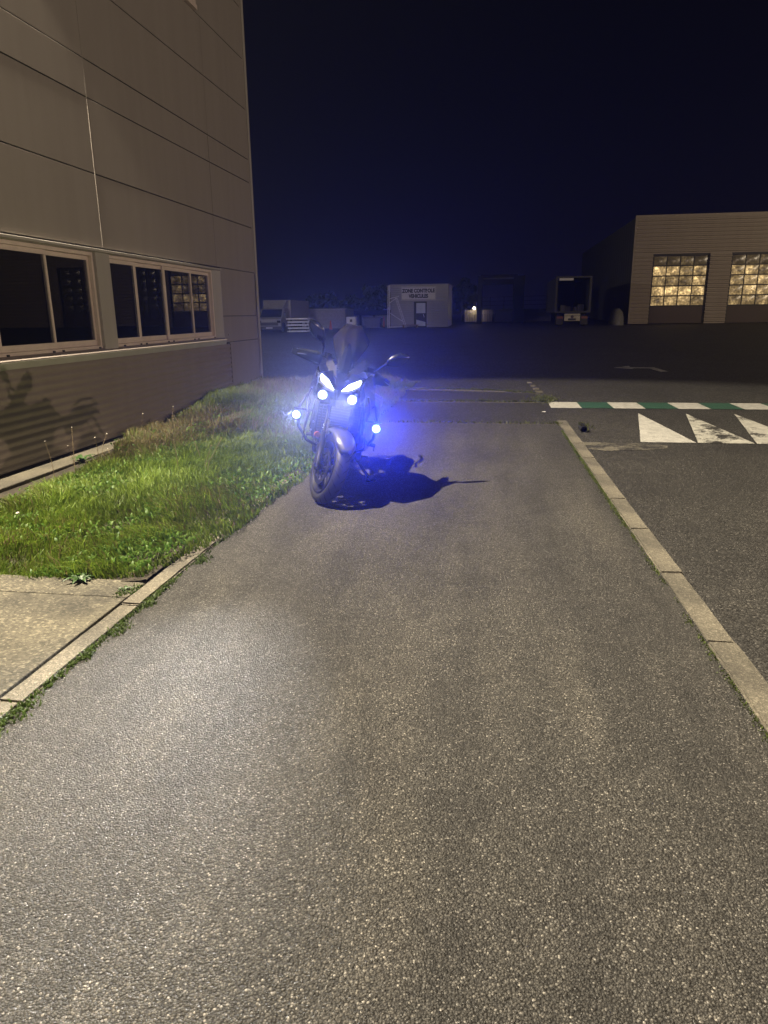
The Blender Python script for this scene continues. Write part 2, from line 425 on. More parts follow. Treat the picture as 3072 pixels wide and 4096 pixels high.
poly('turn_arrow', [(3.25, 20.55), (3.75, 20.1), (3.72, 20.42), (4.15, 20.35), (4.22, 19.2), (4.42, 19.2), (4.36, 20.75), (3.74, 20.78), (3.8, 21.3)], M_white_w, lambda x, y: .0)
# concrete gutter patch at the foot of the ramp
poly('gutter_silt', [(1.10, 8.75), (1.35, 8.62), (1.8, 8.7), (2.1, 8.85), (2.15, 9.05), (1.8, 9.18), (1.4, 9.2), (1.10, 9.2)], M_gutter, lambda x, y: -.1)

# ------------------------------------------------------------------ office building on the left
WX = -5.25
office = empty('office_building', 'tall grey-beige panelled office block with sliding windows, left of the motorbike', 'building', (WX, 16, 0))
def OB(name, a, b, mat, parent=office, bevel=0.0):
    m = MB(); off = Vector((WX, 16, 0)); m.box(Vector(a) - off if parent is office else Vector(a) - off, Vector(b) - off)
    return m.build(name, mat, parent, bevel=bevel)
Y0 = -6.0; TOP = 10.2
# core walls behind the cladding (with the window band left open)
OB('wall', (-5.32, Y0, 2.34), (-5.285, 15.97, TOP), M_back)
OB('wall', (-5.32, Y0, -0.35), (-5.285, 15.97, 1.06), M_back)
OB('wall', (-5.32, 13.76, 1.06), (-5.285, 15.97, 2.34), M_back)
OB('wall', (-17, 15.8, -0.35), (-5.25, 15.985, TOP), M_panel)
OB('roof', (-17, Y0, TOP - .05), (-5.2, 16.0, TOP + .2), M_trim)
# panels in rows above the window band
rows = [2.39, 3.31, 4.21, 4.66, 5.61, 6.53, 7.45, 8.37, 9.29, 10.15]
cols = [-6.0, -2.8, 1.3, 5.4, 9.5, 13.6, 15.86]
for z0, z1 in zip(rows[:-1], rows[1:]):
    for y0, y1 in zip(cols[:-1], cols[1:]):
        if z0 == 6.53 and y0 == 9.5:
            OB('wall_panel', (-5.28, y0 + .005, 6.537), (WX, 11.0, z1 - .007), M_panel, office, .004); continue
        vj = 0.005 if z0 < 4.3 else 0.006
        OB('wall_panel', (-5.28, y0 + vj, z0 + .007), (WX + random.uniform(-.002, .002), y1 - vj, z1 - .007), M_panel, office, .004)
# upstairs window whose lower corner shows at the top edge
upw = OB('window', (-5.30, 11.0, 6.53), (-5.18, 13.36, 6.60), M_frame)
o_ = OB('jamb', (-5.32, 13.22, 6.605), (-5.20, 13.36, 7.45), M_frame, upw); o_ = OB('jamb', (-5.32, 11.02, 6.605), (-5.20, 11.16, 7.45), M_frame, upw)
OB('pane', (-5.305, 11.16, 6.605), (-5.29, 13.22, 7.45), M_glass, upw)
OB('wall_panel', (-5.28, 13.37, 6.537), (WX, 13.594, 7.443), M_panel)
# panels beside the window, down to the ground
for z0, z1, y0 in ((1.49, 2.39, 13.76), (0.985, 1.49, 13.76), (-0.12, 0.985, 14.05)):
    OB('wall_panel', (-5.28, y0, z0 + .006), (WX, 15.86, z1 - .006), M_panel, office, .004)
OB('corner_trim', (-5.29, 15.868, -0.14), (-5.235, 16.0, TOP - .05), M_trim, office, .006)
# vertical joint covers
for y in (-2.8, 1.3, 5.4, 9.5, 13.6):
    OB('joint_cover', (-5.265, y - .006, 2.40 if y < 13 else 4.7), (-5.2487, y + .006, 7.5 if y > 13 else 10.1), M_panel)
# drip flashing over the windows
m = MB(); m.tf = lambda p: (p[0] - WX, p[1] - 16, p[2])
m.prism([(-5.30, Y0, 2.385), (-5.215, Y0, 2.365), (-5.215, Y0, 2.335), (-5.30, Y0, 2.325)], (0, 19.76 + .0, 0)); m.build('flashing', M_trim, office)
# sloped sill under the windows and its pale lower strip
m = MB(); m.tf = lambda p: (p[0] - WX, p[1] - 16, p[2])
m.prism([(-5.33, Y0, 1.10), (-5.195, Y0, 1.045), (-5.195, Y0, 1.03), (-5.33, Y0, 1.03)], (0, 19.76, 0)); m.build('sill', M_corr, office)
m = MB(); m.tf = lambda p: (p[0] - WX, p[1] - 16, p[2])
m.prism([(-5.29, Y0, 1.028), (-5.19, Y0, 1.028), (-5.205, Y0, .955), (-5.29, Y0, .955)], (0, 19.72, 0)); m.build('sill_trim', M_flash, office)
# horizontal corrugated sheet
prof = []; z = 0.95; n = 0
P_ = 0.093; DP = 0.02
zz = np.linspace(0.952, -0.14, 12 * 10 + 1)
rib = []
for q in zz:
    ph = ((0.952 - q) % P_) / P_
    d = DP * (.5 - .5 * math.cos(2 * math.pi * ph)) ** .8
    rib.append((-5.262 + d, q))
vs = [(x - WX, y - 16, q) for y in (Y0, 14.035) for x, q in rib]; k = len(rib)
m = MB(); m.add(vs, [(i, i + 1, k + i + 1, k + i) for i in range(k - 1)]); m.build('corrugated_sheet', M_corr, office)
OB('edge_trim', (-5.28, 14.036, -.13), (-5.236, 14.048, .95), M_corr)
m = MB(); m.box((-5.6 - WX, Y0 - 16, -.4), (-4.90 - WX, 15.9 - 16, -.165)); m.build('footing', M_foot, office, bevel=.01)

# windows
def window(y0, y1, mullions, thick, tilt=(0, 0, 0, 0), name='window'):
    fr = MB(); off = lambda p: (p[0] - WX, p[1] - 16, p[2]); fr.tf = off
    z0, z1 = 1.075, 2.325
    x0, x1 = -5.40, -5.30
    fr.box((x0, y0, z0), (x1, y1, z0 + .05)); fr.box((x0, y0, z1 - .045), (x1, y1, z1))
    fr.box((x0, y0, z0 + .05), (x1, y0 + .045, z1 - .045)); fr.box((x0, y1 - .045, z0 + .05), (x1, y1, z1 - .045))
    w = fr.build(name, M_frame, office, bevel=.004)
    ed = [y0 + .045] + list(mullions) + [y1 - .045]
    for i, (a, b) in enumerate(zip(ed[:-1], ed[1:])):
        sx = -5.352 if i % 2 else -5.318
        sm = MB(); sm.tf = off; t = .05
        la = thick[i]; lb = thick[i + 1]
        sm.box((sx - .03, a - la / 2, z0 + .052), (sx, b + lb / 2, z0 + .052 + .075)); sm.box((sx - .03, a - la / 2, z1 - .047 - .055), (sx, b + lb / 2, z1 - .047))
        sm.box((sx - .03, a - la / 2, z0 + .127), (sx, a + la / 2, z1 - .102)); sm.box((sx - .03, b - lb / 2, z0 + .127), (sx, b + lb / 2, z1 - .102))
        sm.build('sash', M_frame, w, bevel=.003)
        pm = MB(); pc = Vector((sx - .015, (a + b) / 2, 0)); pr = Matrix.Rotation(R(tilt[i]), 3, 'Z')
        pm.tf = lambda p: off(pr @ (Vector(p) - pc) + pc); pm.box((sx - .018, a + la / 2, z0 + .127), (sx - .012, b - lb / 2, z1 - .102)); pm.build('pane', M_glass, w)
    return w
def caps(w, ys):
    for y in ys:
        m = MB(); m.tf = lambda p: (p[0] - WX, p[1] - 16, p[2]); m.box((-5.301, y - .022, 1.085), (-5.288, y + .022, 1.108)); m.build('drain_cap', M_black, w, bevel=.004)
w1 = window(5.45, 9.30, [6.40, 7.22, 8.26], [.06, .05, .07, .035, .06], (.2, -.2, .3, -.3)); caps(w1, [6.2, 7.12, 7.30, 8.16, 8.36, 9.22])
w2 = window(9.66, 13.45, [10.45, 11.44, 12.50], [.05, .09, .07, .035, .05], (-3.2, -3.0, .25, 0)); caps(w2, [9.9, 10.40, 10.58, 11.36, 11.55, 12.42, 12.60, 13.38])
w3 = window(1.35, 5.30, [2.3, 3.3, 4.3], [.06, .05, .07, .035, .06])
# piers between the windows, window jamb on the right
OB('pier', (-5.40, 9.302, 1.04), (-5.262, 9.658, 2.33), M_trim, office, .006)
OB('pier', (-5.40, 5.302, 1.04), (-5.262, 5.448, 2.33), M_trim, office, .006)
m = MB(); m.tf = lambda p: (p[0] - WX, p[1] - 16, p[2])
m.prism([(-5.40, 13.452, 1.08), (-5.30, 13.452, 1.08), (-5.245, 13.72, 1.08), (-5.245, 13.757, 1.08), (-5.40, 13.757, 1.08)], (0, 0, 1.25)); m.build('window_jamb', M_trim, office)
# rooms behind the glass
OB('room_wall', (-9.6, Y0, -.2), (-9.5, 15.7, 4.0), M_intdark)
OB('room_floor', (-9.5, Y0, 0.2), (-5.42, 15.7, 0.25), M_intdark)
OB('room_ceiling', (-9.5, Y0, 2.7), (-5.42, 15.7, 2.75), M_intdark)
OB('partition', (-9.5, 13.75, .25), (-5.42, 13.9, 2.7), M_int)
OB('partition', (-9.5, 9.30, .25), (-5.42, 9.62, 2.7), M_int)
for y0 in (10.15, 12.98, 8.9):
    m = MB(); m.tf = lambda p: (p[0] - WX, p[1] - 16, p[2])
    pts = [(-5.56 + .02 * math.sin(i * 1.9), y0 + .03 * i) for i in range(11)]
    m.add([(x, y, z) for z in (1.0, 2.34) for x, y in pts], [(i, i + 1, 12 + i, 11 + i) for i in range(10)]); m.build('curtain', M_int, office, smooth=180)
# small details on the wall foot
m = MB(); m.tf = lambda p: (p[0] - WX, p[1] - 16, p[2]); m.lathe([(.0, .0), (.018, .0), (.022, .012), (.0, .014)], (-5.25, 14.0, 1.13), 'x', 12); m.build('wall_bolt', M_trim, office, smooth=40)
pipe = empty('drain_pipe', 'short black drain pipe stub poking out at the foot of the office wall', 'pipe', (-5.2, 13.3, -.08))
m = MB(); m.lathe([(.05, -.12), (.062, -.12), (.062, .2), (.05, .2)], (0, 0, 0), 'x', 20, closed=True); m.build('pipe_wall', M_black, pipe, smooth=40)
m = MB(); m.lathe([(.0, -.05), (.05, -.05)], (0, 0, 0), 'x', 20); m.build('pipe_hollow', M_back, pipe)

# floodlight on the office wall that lights the scene (its beam is the lamp set at the top)
fl = empty('floodlight', 'grey floodlight on a short bracket high on the office wall', 'floodlight', (WX, 3.75, 8.74))
m = MB(); m.box((.0, -.03, .06), (.20, .03, .10)); m.build('bracket', M_black, fl)
m = MB(); m.box((.02, -.14, .02), (.30, .14, .06)); m.build('housing', M_black, fl, bevel=.01)

# ------------------------------------------------------------------ hall on the right, built at its distance
def corrug(mb, x0, x1, y, z0, z1, pitch, depth, n=1):
    """horizontal ribbed sheet facing -y"""
    zs = []; z = z0; i = 0
    while z < z1 - 1e-6:
        for fr, d in ((0, 0), (.35, 0), (.5, depth), (.85, depth)):
            q = z + fr * pitch
            if q < z1: zs.append((q, d))
        z += pitch
    zs.append((z1, 0)); k = len(zs)
    mb.add([(x, y - d, q) for x in (x0, x1) for q, d in zs], [(i, i + 1, k + i + 1, k + i) for i in range(k - 1)])
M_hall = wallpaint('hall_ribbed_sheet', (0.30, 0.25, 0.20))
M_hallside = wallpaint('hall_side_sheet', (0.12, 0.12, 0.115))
M_doorlow = plain('brown_door_panel', (0.055, 0.035, 0.03), 0.6)
M_dkmetal = plain('dark_metal', (0.02, 0.019, 0.02), 0.5, 0.3)
HX, HY, HZ = 10.05, 58.0, 0.56
hall = empty('hall', 'large ribbed metal workshop hall with two lit panelled doors, at far right', 'building', (HX, HY, HZ))
D = [(11.45 - HX, 15.45 - HX), (16.95 - HX, 20.95 - HX), (22.4 - HX, 26.4 - HX)]
hh = 7.5
m = MB(); corrug(m, 0, 22, 0, 4.97, hh, .27, .09); m.build('facade_sheet', M_hall, hall)
ed = [0] + [v for d in D for v in d] + [22]
for a, b in zip(ed[0::2], ed[1::2]):
    m = MB(); corrug(m, a, b, 0, 0, 4.965, .27, .09); m.build('facade_sheet', M_hall, hall)
boxobj('corner_trim', (-.06, -.07, 0), (.08, .03, hh), M_hall, hall)
boxobj('roof_trim', (-.06, -.08, hh), (22, .1, hh + .16), M_hall, hall)
m = MB(); m.add([(0, .02, 0), (0, 34, -.0), (0, 34, hh), (0, .02, hh)], [(0, 1, 2, 3)])
m = MB(); ysl = np.arange(0.05, 34, .5)
m.v = [(-.02 if i % 2 else -.05, y, z) for i, y in enumerate(ysl) for z in (0, hh)]; m.f = [(2 * i, 2 * i + 2, 2 * i + 3, 2 * i + 1) for i in range(len(ysl) - 1)]
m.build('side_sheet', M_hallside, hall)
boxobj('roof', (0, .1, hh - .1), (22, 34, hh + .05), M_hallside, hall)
# translucent panes lit from within: bright lamp patches painted as noise in the glow
m, nt, b = newmat('lit_translucent_pane'); co = N(nt, 'ShaderNodeTexCoord')
oi = N(nt, 'ShaderNodeObjectInfo'); 
mp = N(nt, 'ShaderNodeMapping'); nt.links.new(co.outputs['Object'], mp.inputs['Vector'])
cmb = N(nt, 'ShaderNodeCombineXYZ'); nt.links.new(math_(nt, 'MULTIPLY', oi.outputs['Random'], 37.0), cmb.inputs[0]); nt.links.new(math_(nt, 'MULTIPLY', oi.outputs['Random'], 91.0), cmb.inputs[2])
nt.links.new(cmb.outputs[0], mp.inputs['Location'])
f1 = noise(nt, mp.outputs[0], 1.5, 2, 0.5); f2 = noise(nt, mp.outputs[0], 7.0, 2, 0.5)
f = math_(nt, 'ADD', math_(nt, 'MULTIPLY', f1, .62), math_(nt, 'MULTIPLY', f2, .38))
st = ramp(nt, f, [(0.36, (0.05, 0.034, 0.016)), (0.52, (0.36, 0.24, 0.10)), (0.60, (0.85, 0.58, 0.25)), (0.68, (1.7, 1.2, 0.5))])
attr = N(nt, 'ShaderNodeAttribute'); attr.attribute_type = 'OBJECT'; attr.attribute_name = 'glow'
b.inputs['Base Color'].default_value = (.10, .09, .07, 1); b.inputs['Roughness'].default_value = .25
nt.links.new(st.outputs[0], b.inputs['Emission Color']); nt.links.new(attr.outputs['Fac'], b.inputs['Emission Strength'])
M_lit = m
def pane_mesh(w, h):
    m = MB(); n = 6
    vs = []
    for j in range(n + 1):
        for i in range(n + 1):
            u, v = i / n * 2 - 1, j / n * 2 - 1
            vs.append((u * w / 2, -.05 * (1 - u * u) * (1 - v * v), v * h / 2))
    m.add(vs, [(j * (n + 1) + i, j * (n + 1) + i + 1, (j + 1) * (n + 1) + i + 1, (j + 1) * (n + 1) + i) for j in range(n) for i in range(n)])
    me = m.mesh('pane'); me.materials.append(M_lit); me.shade_smooth(); return me
for di, (a, b2) in enumerate(D):
    fr = MB(); fr.box((a, .10, 0), (a + .10, .22, 4.95)); fr.box((b2 - .10, .10, 0), (b2, .22, 4.95)); fr.box((a + .10, .10, 4.85), (b2 - .10, .22, 4.95))
    zt = 4.85; zb = 1.28; nr = 5; nc = 4; cw = (b2 - a - .2) / nc; chh = (zt - zb) / nr
    for i in range(1, nc): fr.box((a + .1 + i * cw - .03, .12, zb), (a + .1 + i * cw + .03, .2, zt))
    for j in range(nr): fr.box((a + .1, .115, zb + j * chh - .045), (b2 - .1, .205, zb + j * chh + .035))
    door = fr.build('sectional_door', M_dkmetal, hall)
    boxobj('door_panel', (a + .1, .15, 0.02), (b2 - .1, .2, zb - .045), M_doorlow, door)
    pme = pane_mesh(cw - .07, chh - .09)
    for j in range(nr):
        for i in range(nc):
            o = link('pane', pme, door, loc=(a + .1 + (i + .5) * cw, .17, zb + (j + .5) * chh))
            g = 1.0 if j < 4 else 0.10
            if di == 2: g *= .02
            o['glow'] = g * random.uniform(.45, 1.35) * (0.55 if (di == 1 and j == 0) else 1)
tarp = empty('covered_load', 'low grey tarpaulin-covered load standing against the dark side of the hall', 'covered load', (9.0, 57.0, yard_z(9, 57)))
m = MB(); rr = []
for q, sc in ((0, 1), (.5, .95), (.95, .75), (1.2, .35)):
    rr.append([(.55 * sc * math.cos(t) * (1 + .12 * math.sin(3 * t)), .6 * sc * math.sin(t), q) for t in np.linspace(0, 2 * math.pi, 14, endpoint=False)])
m.loft(rr); m.build('tarpaulin', plain('grey_tarpaulin', (.16, .16, .15), .7), tarp, smooth=60)
# lamp post that lights the hall, beside the frame
def lamp_post(loc, h, label):
    r = empty('street_lamp', label, 'street lamp', loc)
    m = MB(); m.tube([(0, 0, 0), (0, 0, h + .25)], [.07, .045], 12); m.build('pole', M_dkmetal, r, smooth=60)
    m = MB(); m.box((-.5, -.12, h + .2), (.1, .12, h + .3)); m.build('lamp_head', M_dkmetal, r, bevel=.02)
lamp_post((28.35, -5, -.1), 5.0, 'street lamp across the road from the office block')
lamp_post((31.35, 34, .2), 8.5, 'tall street lamp in front of the workshop hall')
lamp_post((-18.65, 33, .1), 6.5, 'street lamp in the yard behind the office block')

# ------------------------------------------------------------------ control hut
M_hut = wallpaint('hut_ribbed_sheet', (0.30, 0.30, 0.30))
M_whitesteel = plain('white_painted_steel', (0.62, 0.62, 0.60), 0.45)
M_sign = plain('white_sign_board', (0.52, 0.51, 0.50), 0.5, 0, .05)
M_ink = plain('dark_blue_lettering', (0.015, 0.016, 0.03), 0.6)
HU = Vector((-8.62, 61.0, 0.38))
hut = empty('control_hut', 'small ribbed control hut with lettered signboard and narrow glass door', 'hut', HU)
W_, HH_ = 4.78, 3.36
DX0, DX1, DZ = 1.96, 3.02, 2.06
m = MB(); corrug(m, 0, DX0, 0, 0, DZ, .15, .05); m.build('front_sheet', M_hut, hut)
m = MB(); corrug(m, DX1, W_, 0, 0, DZ, .15, .05); m.build('front_sheet', M_hut, hut)
m = MB(); corrug(m, 0, W_, 0, DZ + .004, HH_, .15, .05); m.build('front_sheet', M_hut, hut)
boxobj('side_wall', (W_ - .05, .03, 0), (W_, 5.5, HH_), M_hut, hut); boxobj('side_wall', (0, .03, 0), (.05, 5.5, HH_), M_hut, hut)
boxobj('roof', (-.05, -.06, HH_), (W_ + .05, 5.55, HH_ + .07), M_hut, hut)
boxobj('back_wall', (.05, 5.4, 0), (W_ - .05, 5.5, HH_), M_hut, hut)
door = MB(); door.box((DX0, -.05, 0), (DX0 + .19, .08, DZ)); door.box((DX1 - .10, -.05, 0), (DX1, .08, DZ)); door.box((DX0 + .19, -.05, DZ - .11), (DX1 - .10, .08, DZ)); door.box((DX0 + .19, -.05, 0), (DX1 - .10, .08, .1))
door = door.build('door', M_black, hut)
M_blind = plain('blue_lit_door_blind', (0.42, 0.47, 0.52), 0.35, 0, .1, 3)  # pale blind; the glass's bluish lit look is put into its colour
boxobj('pane', (DX0 + .19, 0.0, 1.13), (DX1 - .10, .02, DZ - .11), M_blind, door)
m = MB(); m.prism([(DX0 + .19, .01, .62), (DX1 - .1, .01, .42), (DX1 - .1, .01, 1.13), (DX0 + .19, .01, 1.13)], (0, .02, 0)); m.build('dark_pane', M_black, door)
m = MB(); m.prism([(DX0 + .19, 0, .1), (DX1 - .1, 0, .1), (DX1 - .1, 0, .42), (DX0 + .19, 0, .62)], (0, .02, 0)); m.build('pane', M_blind, door)
m = MB(); m.tube([(DX1 - .2, -.09, .8), (DX1 - .27, -.09, 1.05)], .02, 6); m.build('door_handle', M_whitesteel, door)
sign = boxobj('signboard', (.90, -.11, 2.17), (3.78, -.055, 3.24), M_sign, hut)
fr = MB(); a, b2, c, d = .94, 3.74, 2.21, 3.20
for q in ((a, c, b2, c + .02), (a, d - .02, b2, d), (a, c + .02, a + .02, d - .02), (b2 - .02, c + .02, b2, d - .02)): fr.box((q[0], -.114, q[1]), (q[2], -.108, q[3]))
fr.build('sign_border', M_ink, sign)
def text(name, s, size, loc, mat, parent, wx=1.0, bold=0.0):
    cu = bpy.data.curves.new(name, 'FONT'); cu.body = s; cu.size = size; cu.align_x = 'CENTER'; cu.align_y = 'CENTER'; cu.extrude = .004; cu.offset = bold
    t = bpy.data.objects.new(name, cu); COL.objects.link(t); bpy.context.view_layer.update()
    dg = bpy.context.evaluated_depsgraph_get(); me = bpy.data.meshes.new_from_object(t.evaluated_get(dg)); COL.objects.unlink(t); bpy.data.objects.remove(t)
    me.materials.clear(); me.materials.append(mat); o = link(name, me, parent, loc=loc); o.rotation_euler = (R(90), 0, 0); o.scale = (wx, 1, 1); return o
text('lettering', 'ZONE CONTROLE', .40, (2.34, -.117, 2.90), M_ink, sign, .80, .022)
text('lettering', 'VEHICULES', .40, (2.34, -.117, 2.48), M_ink, sign, .80, .022)
# light frame and ladder against the hut
fm = empty('steel_frame', 'white steel frame with a leaning ladder against the left end of the hut', 'frame', (-8.75, 60.5, .33))
for x, r in ((-.02, .04), (.10, .04)):
    m = MB(); m.tube([(x - .03, 0, 0), (x + .03, 0, 3.42)], r, 8); m.build('post', M_whitesteel, fm)
for p, q, r in (((.1, 0, .08), (2.4, 0, .17), .045), ((.1, 0, 2.35), (.9, 0, 2.55), .03), ((.1, 0, 2.02), (.72, 0, 2.42), .03), ((.1, 0, 1.25), (1.2, 0, .55), .025)):
    m = MB(); m.tube([p, q], r, 8); m.build('brace', M_whitesteel, fm)
lad = MB()
for dx in (-.07, .07): lad.tube([(.68 + dx, -.05, 2.42), (1.52 + dx, -.35, .02)], .022, 6)
lad = lad.build('ladder', M_whitesteel, fm)
for t in np.linspace(.04, .96, 12):
    m = MB(); x, z, y = .68 + .84 * t, 2.42 - 2.4 * t, -.05 - .3 * t; m.tube([(x - .07, y, z), (x + .07, y, z)], .018, 6); m.build('rung', M_whitesteel, lad)
pal = empty('low_platform', 'low wooden step platform on the ground below the hut door', 'platform', (-7.55, 60.0, yard_z(-7, 60) - .02))
M_wood = plain('weathered_wood', (.22, .17, .13), .8)
for i in range(4): boxobj('plank', (0, i * .24, .22), (1.3, i * .24 + .21, .27), M_wood, pal)
for x in (.05, 1.15): boxobj('leg', (x, .05, 0), (x + .1, .85, .215), M_wood, pal)

# ------------------------------------------------------------------ things at the back of the yard
M_vanwhite = plain('dusty_white_paint', (.27, .26, .25), .5)
M_darkglass = plain('dark_vehicle_glass', (.006, .006, .008), .12)
M_tyre = plain('tyre_rubber', (.016, .016, .017), .62, 0, .2, 30, .15, 300)
zt = yard_z(-17, 55)
tk = empty('box_truck', 'white box truck with roof deflector parked beside the office corner', 'truck', (-17.28, 55, zt))
m = MB(); m.box((-1.15, 2.2, .62), (1.15, 8.0, 2.42)); m.build('cargo_box', M_vanwhite, tk, bevel=.04)
m = MB()
m.loft([[(-.95, y0, z), (.95, y0, z), (.98, 2.1, z), (-.98, 2.1, z)] for z, y0 in ((.35, .0), (.95, -.02), (1.12, .45), (1.70, 1.05), (1.78, 1.3))]); m.build('cab', M_vanwhite, tk, bevel=.03)
m = MB(); m.prism([(-.86, .44, 1.10), (.86, .44, 1.10), (.80, 1.0, 1.68), (-.80, 1.0, 1.68)], (0, -.03, .01)); m.build('windscreen', M_darkglass, tk)
m = MB(); m.loft([[(-.8, 1.2, 1.78), (.8, 1.2, 1.78), (.85, 2.15, 1.78), (-.85, 2.15, 1.78)], [(-.95, 1.75, 2.36), (.95, 1.75, 2.36), (1.0, 2.18, 2.38), (-1.0, 2.18, 2.38)]]); m.build('roof_deflector', M_vanwhite, tk, bevel=.03)
boxobj('grille', (-.70, -.05, .48), (.70, -.005, .72), M_black, tk); boxobj('bumper', (-.97, -.06, .18), (.97, .1, .42), M_black, tk)
boxobj('number_plate', (-.26, -.085, .26), (.26, -.065, .36), M_sign, tk)
for s in (-1, 1):
    boxobj('headlight', (s * .78 - .14, -.04, .68), (s * .78 + .14, -.01, .86), M_darkglass, tk)
    for y in (.55, 5.6):
        m = MB(); m.lathe([(0, -.1), (.34, -.1), (.36, -.07), (.36, .07), (.34, .1), (0, .1)], (s * .92, y, .36), 'x', 20); m.build('wheel', M_tyre, tk, smooth=40)
    m = MB(); m.box((s * 1.12 - .06, .5, 1.05), (s * 1.12 + .06, .6, 1.5)); m.build('mirror', M_black, tk, bevel=.02)
cont = empty('pale_container', 'pale grey container standing behind the box truck', 'container', (-15.9, 63, yard_z(-15, 63)))
boxobj('container_body', (-.9, 0, 0), (3.0, 4, 1.6), plain('pale_grey_container', (.22, .21, .2), .6), cont, .03)
boxobj('container_lid', (-.95, -.03, 1.6), (3.05, 4.03, 1.68), M_vanwhite, cont)
stk = empty('platform_stack', 'stack of white metal platforms beside the box truck', 'platform stack', (-14.2, 52, yard_z(-14, 52)))
for i in range(5):
    z = .06 + .22 * i; dx = (.0, .06, -.03, .05, -.05)[i]
    pf = boxobj('platform', (-.82 + dx, 0, z), (.82 + dx, 1.6, z + .085), M_whitesteel, stk, .01)
    if i < 4:
        for s in (-.62, .62): boxobj('spacer', (s - .05 + dx, .05, z + .087), (s + .05 + dx, .25, z + .215), M_dkmetal, pf)

# low shed across the back
M_shed = plain('pale_shed_wall', (.20, .19, .17), .7)
M_shedroof = plain('dark_shed_roof', (.018, .017, .018), .8)
zs = .18
sh = empty('low_shed', 'long low pale shed with a dark roof, across the back of the yard', 'shed', (-14, 70, zs))
xs = [-3.4, -1.7, -.2, 1.15, 2.5, 4.9]
for a, b2 in zip(xs[:-1], xs[1:]): boxobj('wall_panel', (a + .12, 0, 0), (b2 - .12, .15, 1.2), M_shed, sh)
for x in xs: boxobj('post', (x - .09, -.05, 0), (x + .09, .2, 1.2), M_dkmetal, sh)
m = MB(); m.prism([(-4, -.5, 1.2), (-4, .2, 1.62), (-4, 5, 1.7), (-4, 5, 1.2)], (9.6, 0, 0)); m.build('roof', M_shedroof, sh)
mc = empty('white_cabinet', 'white boxy cabinet with a dark square hole, in front of the low shed', 'cabinet', (-12.2, 62, yard_z(-12, 62) - .1))
m = MB(); m.box((-.42, 0, .32), (.42, .7, 1.05)); m.build('cabinet_body', M_whitesteel, mc, bevel=.03); boxobj('opening', (-.1, -.012, .62), (.1, -.002, .84), M_black, mc)
boxobj('plinth', (-.6, -.1, 0), (.75, .8, .31), M_vanwhite, mc, .02)
bn = empty('grey_skip', 'dark grey skip beside the white cabinet at the back of the yard', 'skip', (-10.35, 62, yard_z(-10, 62) - .05))
m = MB(); m.loft([[(-.6, 0, 0), (.6, 0, 0), (.6, 1, 0), (-.6, 1, 0)], [(-.75, -.1, .85), (.75, -.1, .85), (.75, 1.1, .85), (-.75, 1.1, .85)]]); m.build('skip_body', plain('grey_skip_paint', (.09, .09, .095), .6), bn, bevel=.02)
boxobj('rim', (-.8, -.14, .85), (.8, -.08, .92), M_dkmetal, bn)
cn = empty('marker_post', 'thin orange marker post between the grey skip and the hut', 'marker post', (-9.35, 62, yard_z(-9, 62)))
M_orange = plain('orange_plastic', (.42, .07, .035), .5)
m = MB(); m.tube([(0, 0, .05), (0, 0, .9)], [.06, .045], 10); m.build('post', M_orange, cn, smooth=60); boxobj('foot', (-.16, -.16, 0), (.16, .16, .05), M_black, cn)
cn = empty('traffic_cone', 'small orange traffic cone far behind the motorbike screen', 'traffic cone', (-13.1, 58, yard_z(-13, 58)))
m = MB(); m.lathe([(.0, .75), (.03, .75), (.14, .04), (.0, .04)], (0, 0, 0), 'z', 14); m.build('cone', M_orange, cn, smooth=60); boxobj('foot', (-.18, -.18, 0), (.18, .18, .04), M_black, cn)

# dark portal, fence with a lit lamp
M_portal = plain('black_portal_steel', (.006, .006, .007), .8, spec=.2)
pt = empty('vehicle_portal', 'tall dark drive-through portal frame right of the control hut', 'portal', (.3, 64, .6))
boxobj('pillar', (-1.85, 0, 0), (-1.42, .8, 3.9), M_portal, pt, .02); boxobj('pillar', (1.2, 0, 0), (2.1, .8, 3.9), M_portal, pt, .02)
boxobj('beam', (-1.42, .1, 3.2), (1.2, .7, 3.62), M_portal, pt, .02); boxobj('beam', (-1.6, .0, 3.75), (1.5, .8, 4.0), M_portal, pt, .02)
m = MB(); m.tube([(-1.42, -.03, 3.68), (1.15, -.03, 3.72)], .035, 8); m.build('rail', plain('grey_rail', (.10, .10, .10), .5), pt)
M_fence = plain('pale_ribbed_fence', (.42, .38, .31), .6)
fc = empty('yard_fence', 'ribbed metal fence with thin posts and wires behind the portal', 'fence', (-2.65, 66, .72))
i = 0; x = 0.0
while x < 2.4:
    if not (1.02 < x < 1.3):
        boxobj('fence_rib', (x, 0, 0), (x + .10, .05, 1.02), M_fence, fc)
    x += .145
for x in (-.3, .95, 2.2, 3.4, 4.6): 
    m = MB(); m.tube([(x, .1, 0), (x, .1, 2.1)], .025, 6); m.build('post', M_dkmetal, fc)
for z in (1.35, 1.7, 2.05):
    m = MB(); m.tube([(-.3, .1, z), (7.5, .1, z + .1)], .012, 5); m.build('wire', M_dkmetal, fc)
boxobj('board', (2.6, 0, 0), (7.5, .06, 1.05), M_dkmetal, fc)
lp = empty('fence_lamp', 'small bright bulkhead lamp on top of the ribbed fence beside the portal', 'lamp', (-1.83, 65.85, 1.8))
m = MB(); m.lathe([(0, .13), (.08, .1), (.12, 0), (.08, -.08), (0, -.1)], (0, 0, .08), 'z', 14); m.build('lens', emit('fence_lamp_glow', (1, .85, .6), 14), lp, smooth=180)
boxobj('base', (-.07, .0, -.06), (.07, .1, -.02), M_black, lp)
lamp('fence_lamp_beam', 'POINT', (-1.83, 65.55, 1.75), 13, (1, .8, .55), .08)

